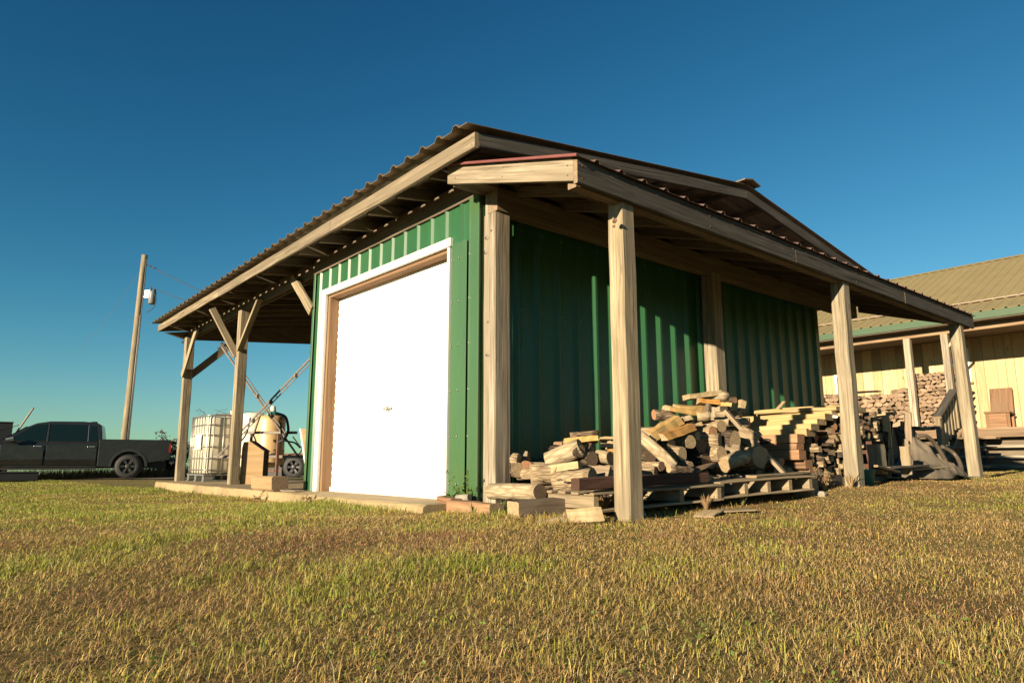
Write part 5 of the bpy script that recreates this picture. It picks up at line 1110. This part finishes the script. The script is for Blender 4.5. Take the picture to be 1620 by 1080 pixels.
# low mound of raked straw at the right
# ------------------------------------------------------------------ grass: one mass of blades, denser and finer near the camera
def grass():
    th0 = math.atan2(fw.y, fw.x); half = math.radians(68)
    rs = []
    # radial sampling
    edges = np.concatenate([np.linspace(.5, 6, 56), np.linspace(6, 34, 57)[1:]])
    P = []
    for a, c in zip(edges[:-1], edges[1:]):
        rm = (a+c)/2; dens = 15000*min(1, (2.6/rm)**1.3); nn = int(dens*half*(c*c-a*a))
        r = np.sqrt(rng.uniform(a*a, c*c, nn)); t = th0+rng.uniform(-half, half, nn); P.append(np.stack([CAM.x+r*np.cos(t), CAM.y+r*np.sin(t), r], 1))
    P = np.concatenate(P); x, y, r = P.T
    slabm = (x > -.47) & (y > .1)
    bld = (x > -.0) & (y > -.02)
    under = (x > .0) & (x < 4.4) & (y > -1.28)
    heap = (x > 3.6) & (x < 7.4) & (y > -1.35)
    du = (x-3)*(-.43)+(y-4)*.9
    drive = ((x-oc.x)*pv.x+(y-oc.y)*pv.y > -.3)
    house = (x > 17.0) & (y > -10)
    keep = ~(slabm | bld | heap | drive | house) & ~(under & (rng.random(len(x)) > .06))
    x, y, r = x[keep], y[keep], r[keep]; n = len(x)
    def fbm(x, y, s, ph):
        return (np.sin(x*s+ph+1.7*np.sin(y*s*.8+ph*2))+np.sin(y*s*1.3-ph+1.3*np.sin(x*s*.7+1.1*ph))+.7*np.sin((x+y)*s*2.1+ph*3+np.sin(x*s*3.1))+.5*np.sin((x-y)*s*3.7+2*ph+np.sin(y*s*4.3)))/3.2
    g = fbm(x, y, .8, .7)*.75+fbm(x, y, 2.7, 2.1)*.55+fbm(x, y, 8.5, 4.2)*.4
    warm = np.clip((x+1.0)*.10-.12*(y-1), -.55, .6)                      # drier to the right, greener towards the drive
    green = g-warm*.8+rng.normal(0, .42, n)-.12
    typ = np.where(green > .45, 0, np.where(green > -.05, 1, 2))          # fresh, olive, dead
    straw = rng.random(n) < .05
    base = np.array([(.205, .235, .042), (.42, .35, .085), (.46, .315, .128)])[typ]
    red = (fbm(x, y, 1.9, 6.6)+rng.normal(0, .35, n) > .38) & (typ == 2); base[red] = (.36, .20, .105)
    base[straw] = (.50, .40, .21)
    base = base*rng.uniform(.62, 1.35, (n, 1))*np.stack([rng.uniform(.9, 1.1, n), np.ones(n), rng.uniform(.8, 1.2, n)], 1)
    clump = fbm(x, y, 5.1, 9.3)
    h = np.array([.036, .024, .019])[typ]*rng.uniform(.4, 1.5, n)*(1+.45*clump)*(1+.25*np.clip((3.4-r)/2, 0, 1))*np.where(r > 5, .8, 1)
    tall = rng.random(n) < .02; h[tall] *= 1.9
    edge = ((x > -.64) & (x < -.4) & (y > .1) & (y < 8.9)) | (np.hypot(x-.13, y+1.5) < .24) | (np.hypot(x-3.5, y+1.5) < .26) | (np.hypot(x-7.1, y+1.5) < .3) | ((x > -.5) & (x < 2.6) & (y > -1.5) & (y < 0))
    h[edge] *= 1.7
    wd = rng.uniform(.0011, .0026, n)*np.maximum(1, (r/2.4))**.55
    wd[typ == 0] *= 1.25
    az = rng.uniform(0, 2*PI, n); lean = np.array([.8, 1.1, 1.7])[typ]*rng.uniform(.3, 1.4, n)
    lx, ly = np.cos(az), np.sin(az); sx, sy = -ly*wd/2, lx*wd/2
    z = gz(x, y)+wob(x, y)-.004
    mx, my, mz = x+lx*lean*h*.35, y+ly*lean*h*.35, z+h*.58; ex, ey, ez = x+lx*lean*h, y+ly*lean*h, z+h*np.clip(1.0-.22*lean, .35, 1)
    vt = np.empty((n, 5, 3), np.float32)
    vt[:, 0] = np.stack([x-sx, y-sy, z], 1); vt[:, 1] = np.stack([x+sx, y+sy, z], 1); vt[:, 2] = np.stack([mx+sx*.85, my+sy*.85, mz], 1); vt[:, 3] = np.stack([mx-sx*.85, my-sy*.85, mz], 1); vt[:, 4] = np.stack([ex, ey, ez], 1)
    # broad leaves of clover and plantain low in the sward
    me = bpy.data.meshes.new('grass'); me.vertices.add(n*5); me.vertices.foreach_set('co', vt.ravel())
    o5 = (np.arange(n)*5)[:, None]; lp_ = np.concatenate([o5+np.array([[0, 1, 2, 3]]), o5+np.array([[3, 2, 4]])], 1).astype(np.int32).ravel()
    me.loops.add(n*7); me.loops.foreach_set('vertex_index', lp_); me.polygons.add(n*2)
    ls = np.stack([np.arange(n)*7, np.arange(n)*7+4], 1).astype(np.int32).ravel(); me.polygons.foreach_set('loop_start', ls); me.polygons.foreach_set('loop_total', np.tile(np.array([4, 3], np.int32), n)); me.update(calc_edges=True)
    a = me.color_attributes.new('tint', 'FLOAT_COLOR', 'POINT'); buf = np.ones((n, 5, 4), np.float32); buf[:, :, :3] = base[:, None, :]; a.data.foreach_set('color', buf.ravel())
    me.materials.append(M['grass']); o = bpy.data.objects.new('grass', me); COL.objects.link(o)
    tag(o, 'short dry mown lawn in front of the shed', 'grass', kind='stuff'); print('blades', n)
grass()
b = MB(); b.cols = []
for i in range(1100):
    t = math.atan2(fw.y, fw.x)+random.uniform(-.8, .8); r = .9+5*random.random()**1.5; x, y = CAM.x+r*math.cos(t), CAM.y+r*math.sin(t)
    if (x > -.5 and y > .1) or math.sin(x*1.9+1.2*math.sin(y*2.3))+math.sin(y*2.6+x) < .55: continue
    c = V((x, y, gh(x, y)+random.uniform(.005, .03)))
    for k in range(3): leafcloud(b, [(.15, .24, .045), (.19, .26, .055), (.22, .25, .06)], c, 1, .012, random.uniform(.009, .016))
o = tinted(b, 'clover', None, label='patches of small green clover leaves low in the foreground lawn', cat='clover', kind='stuff')
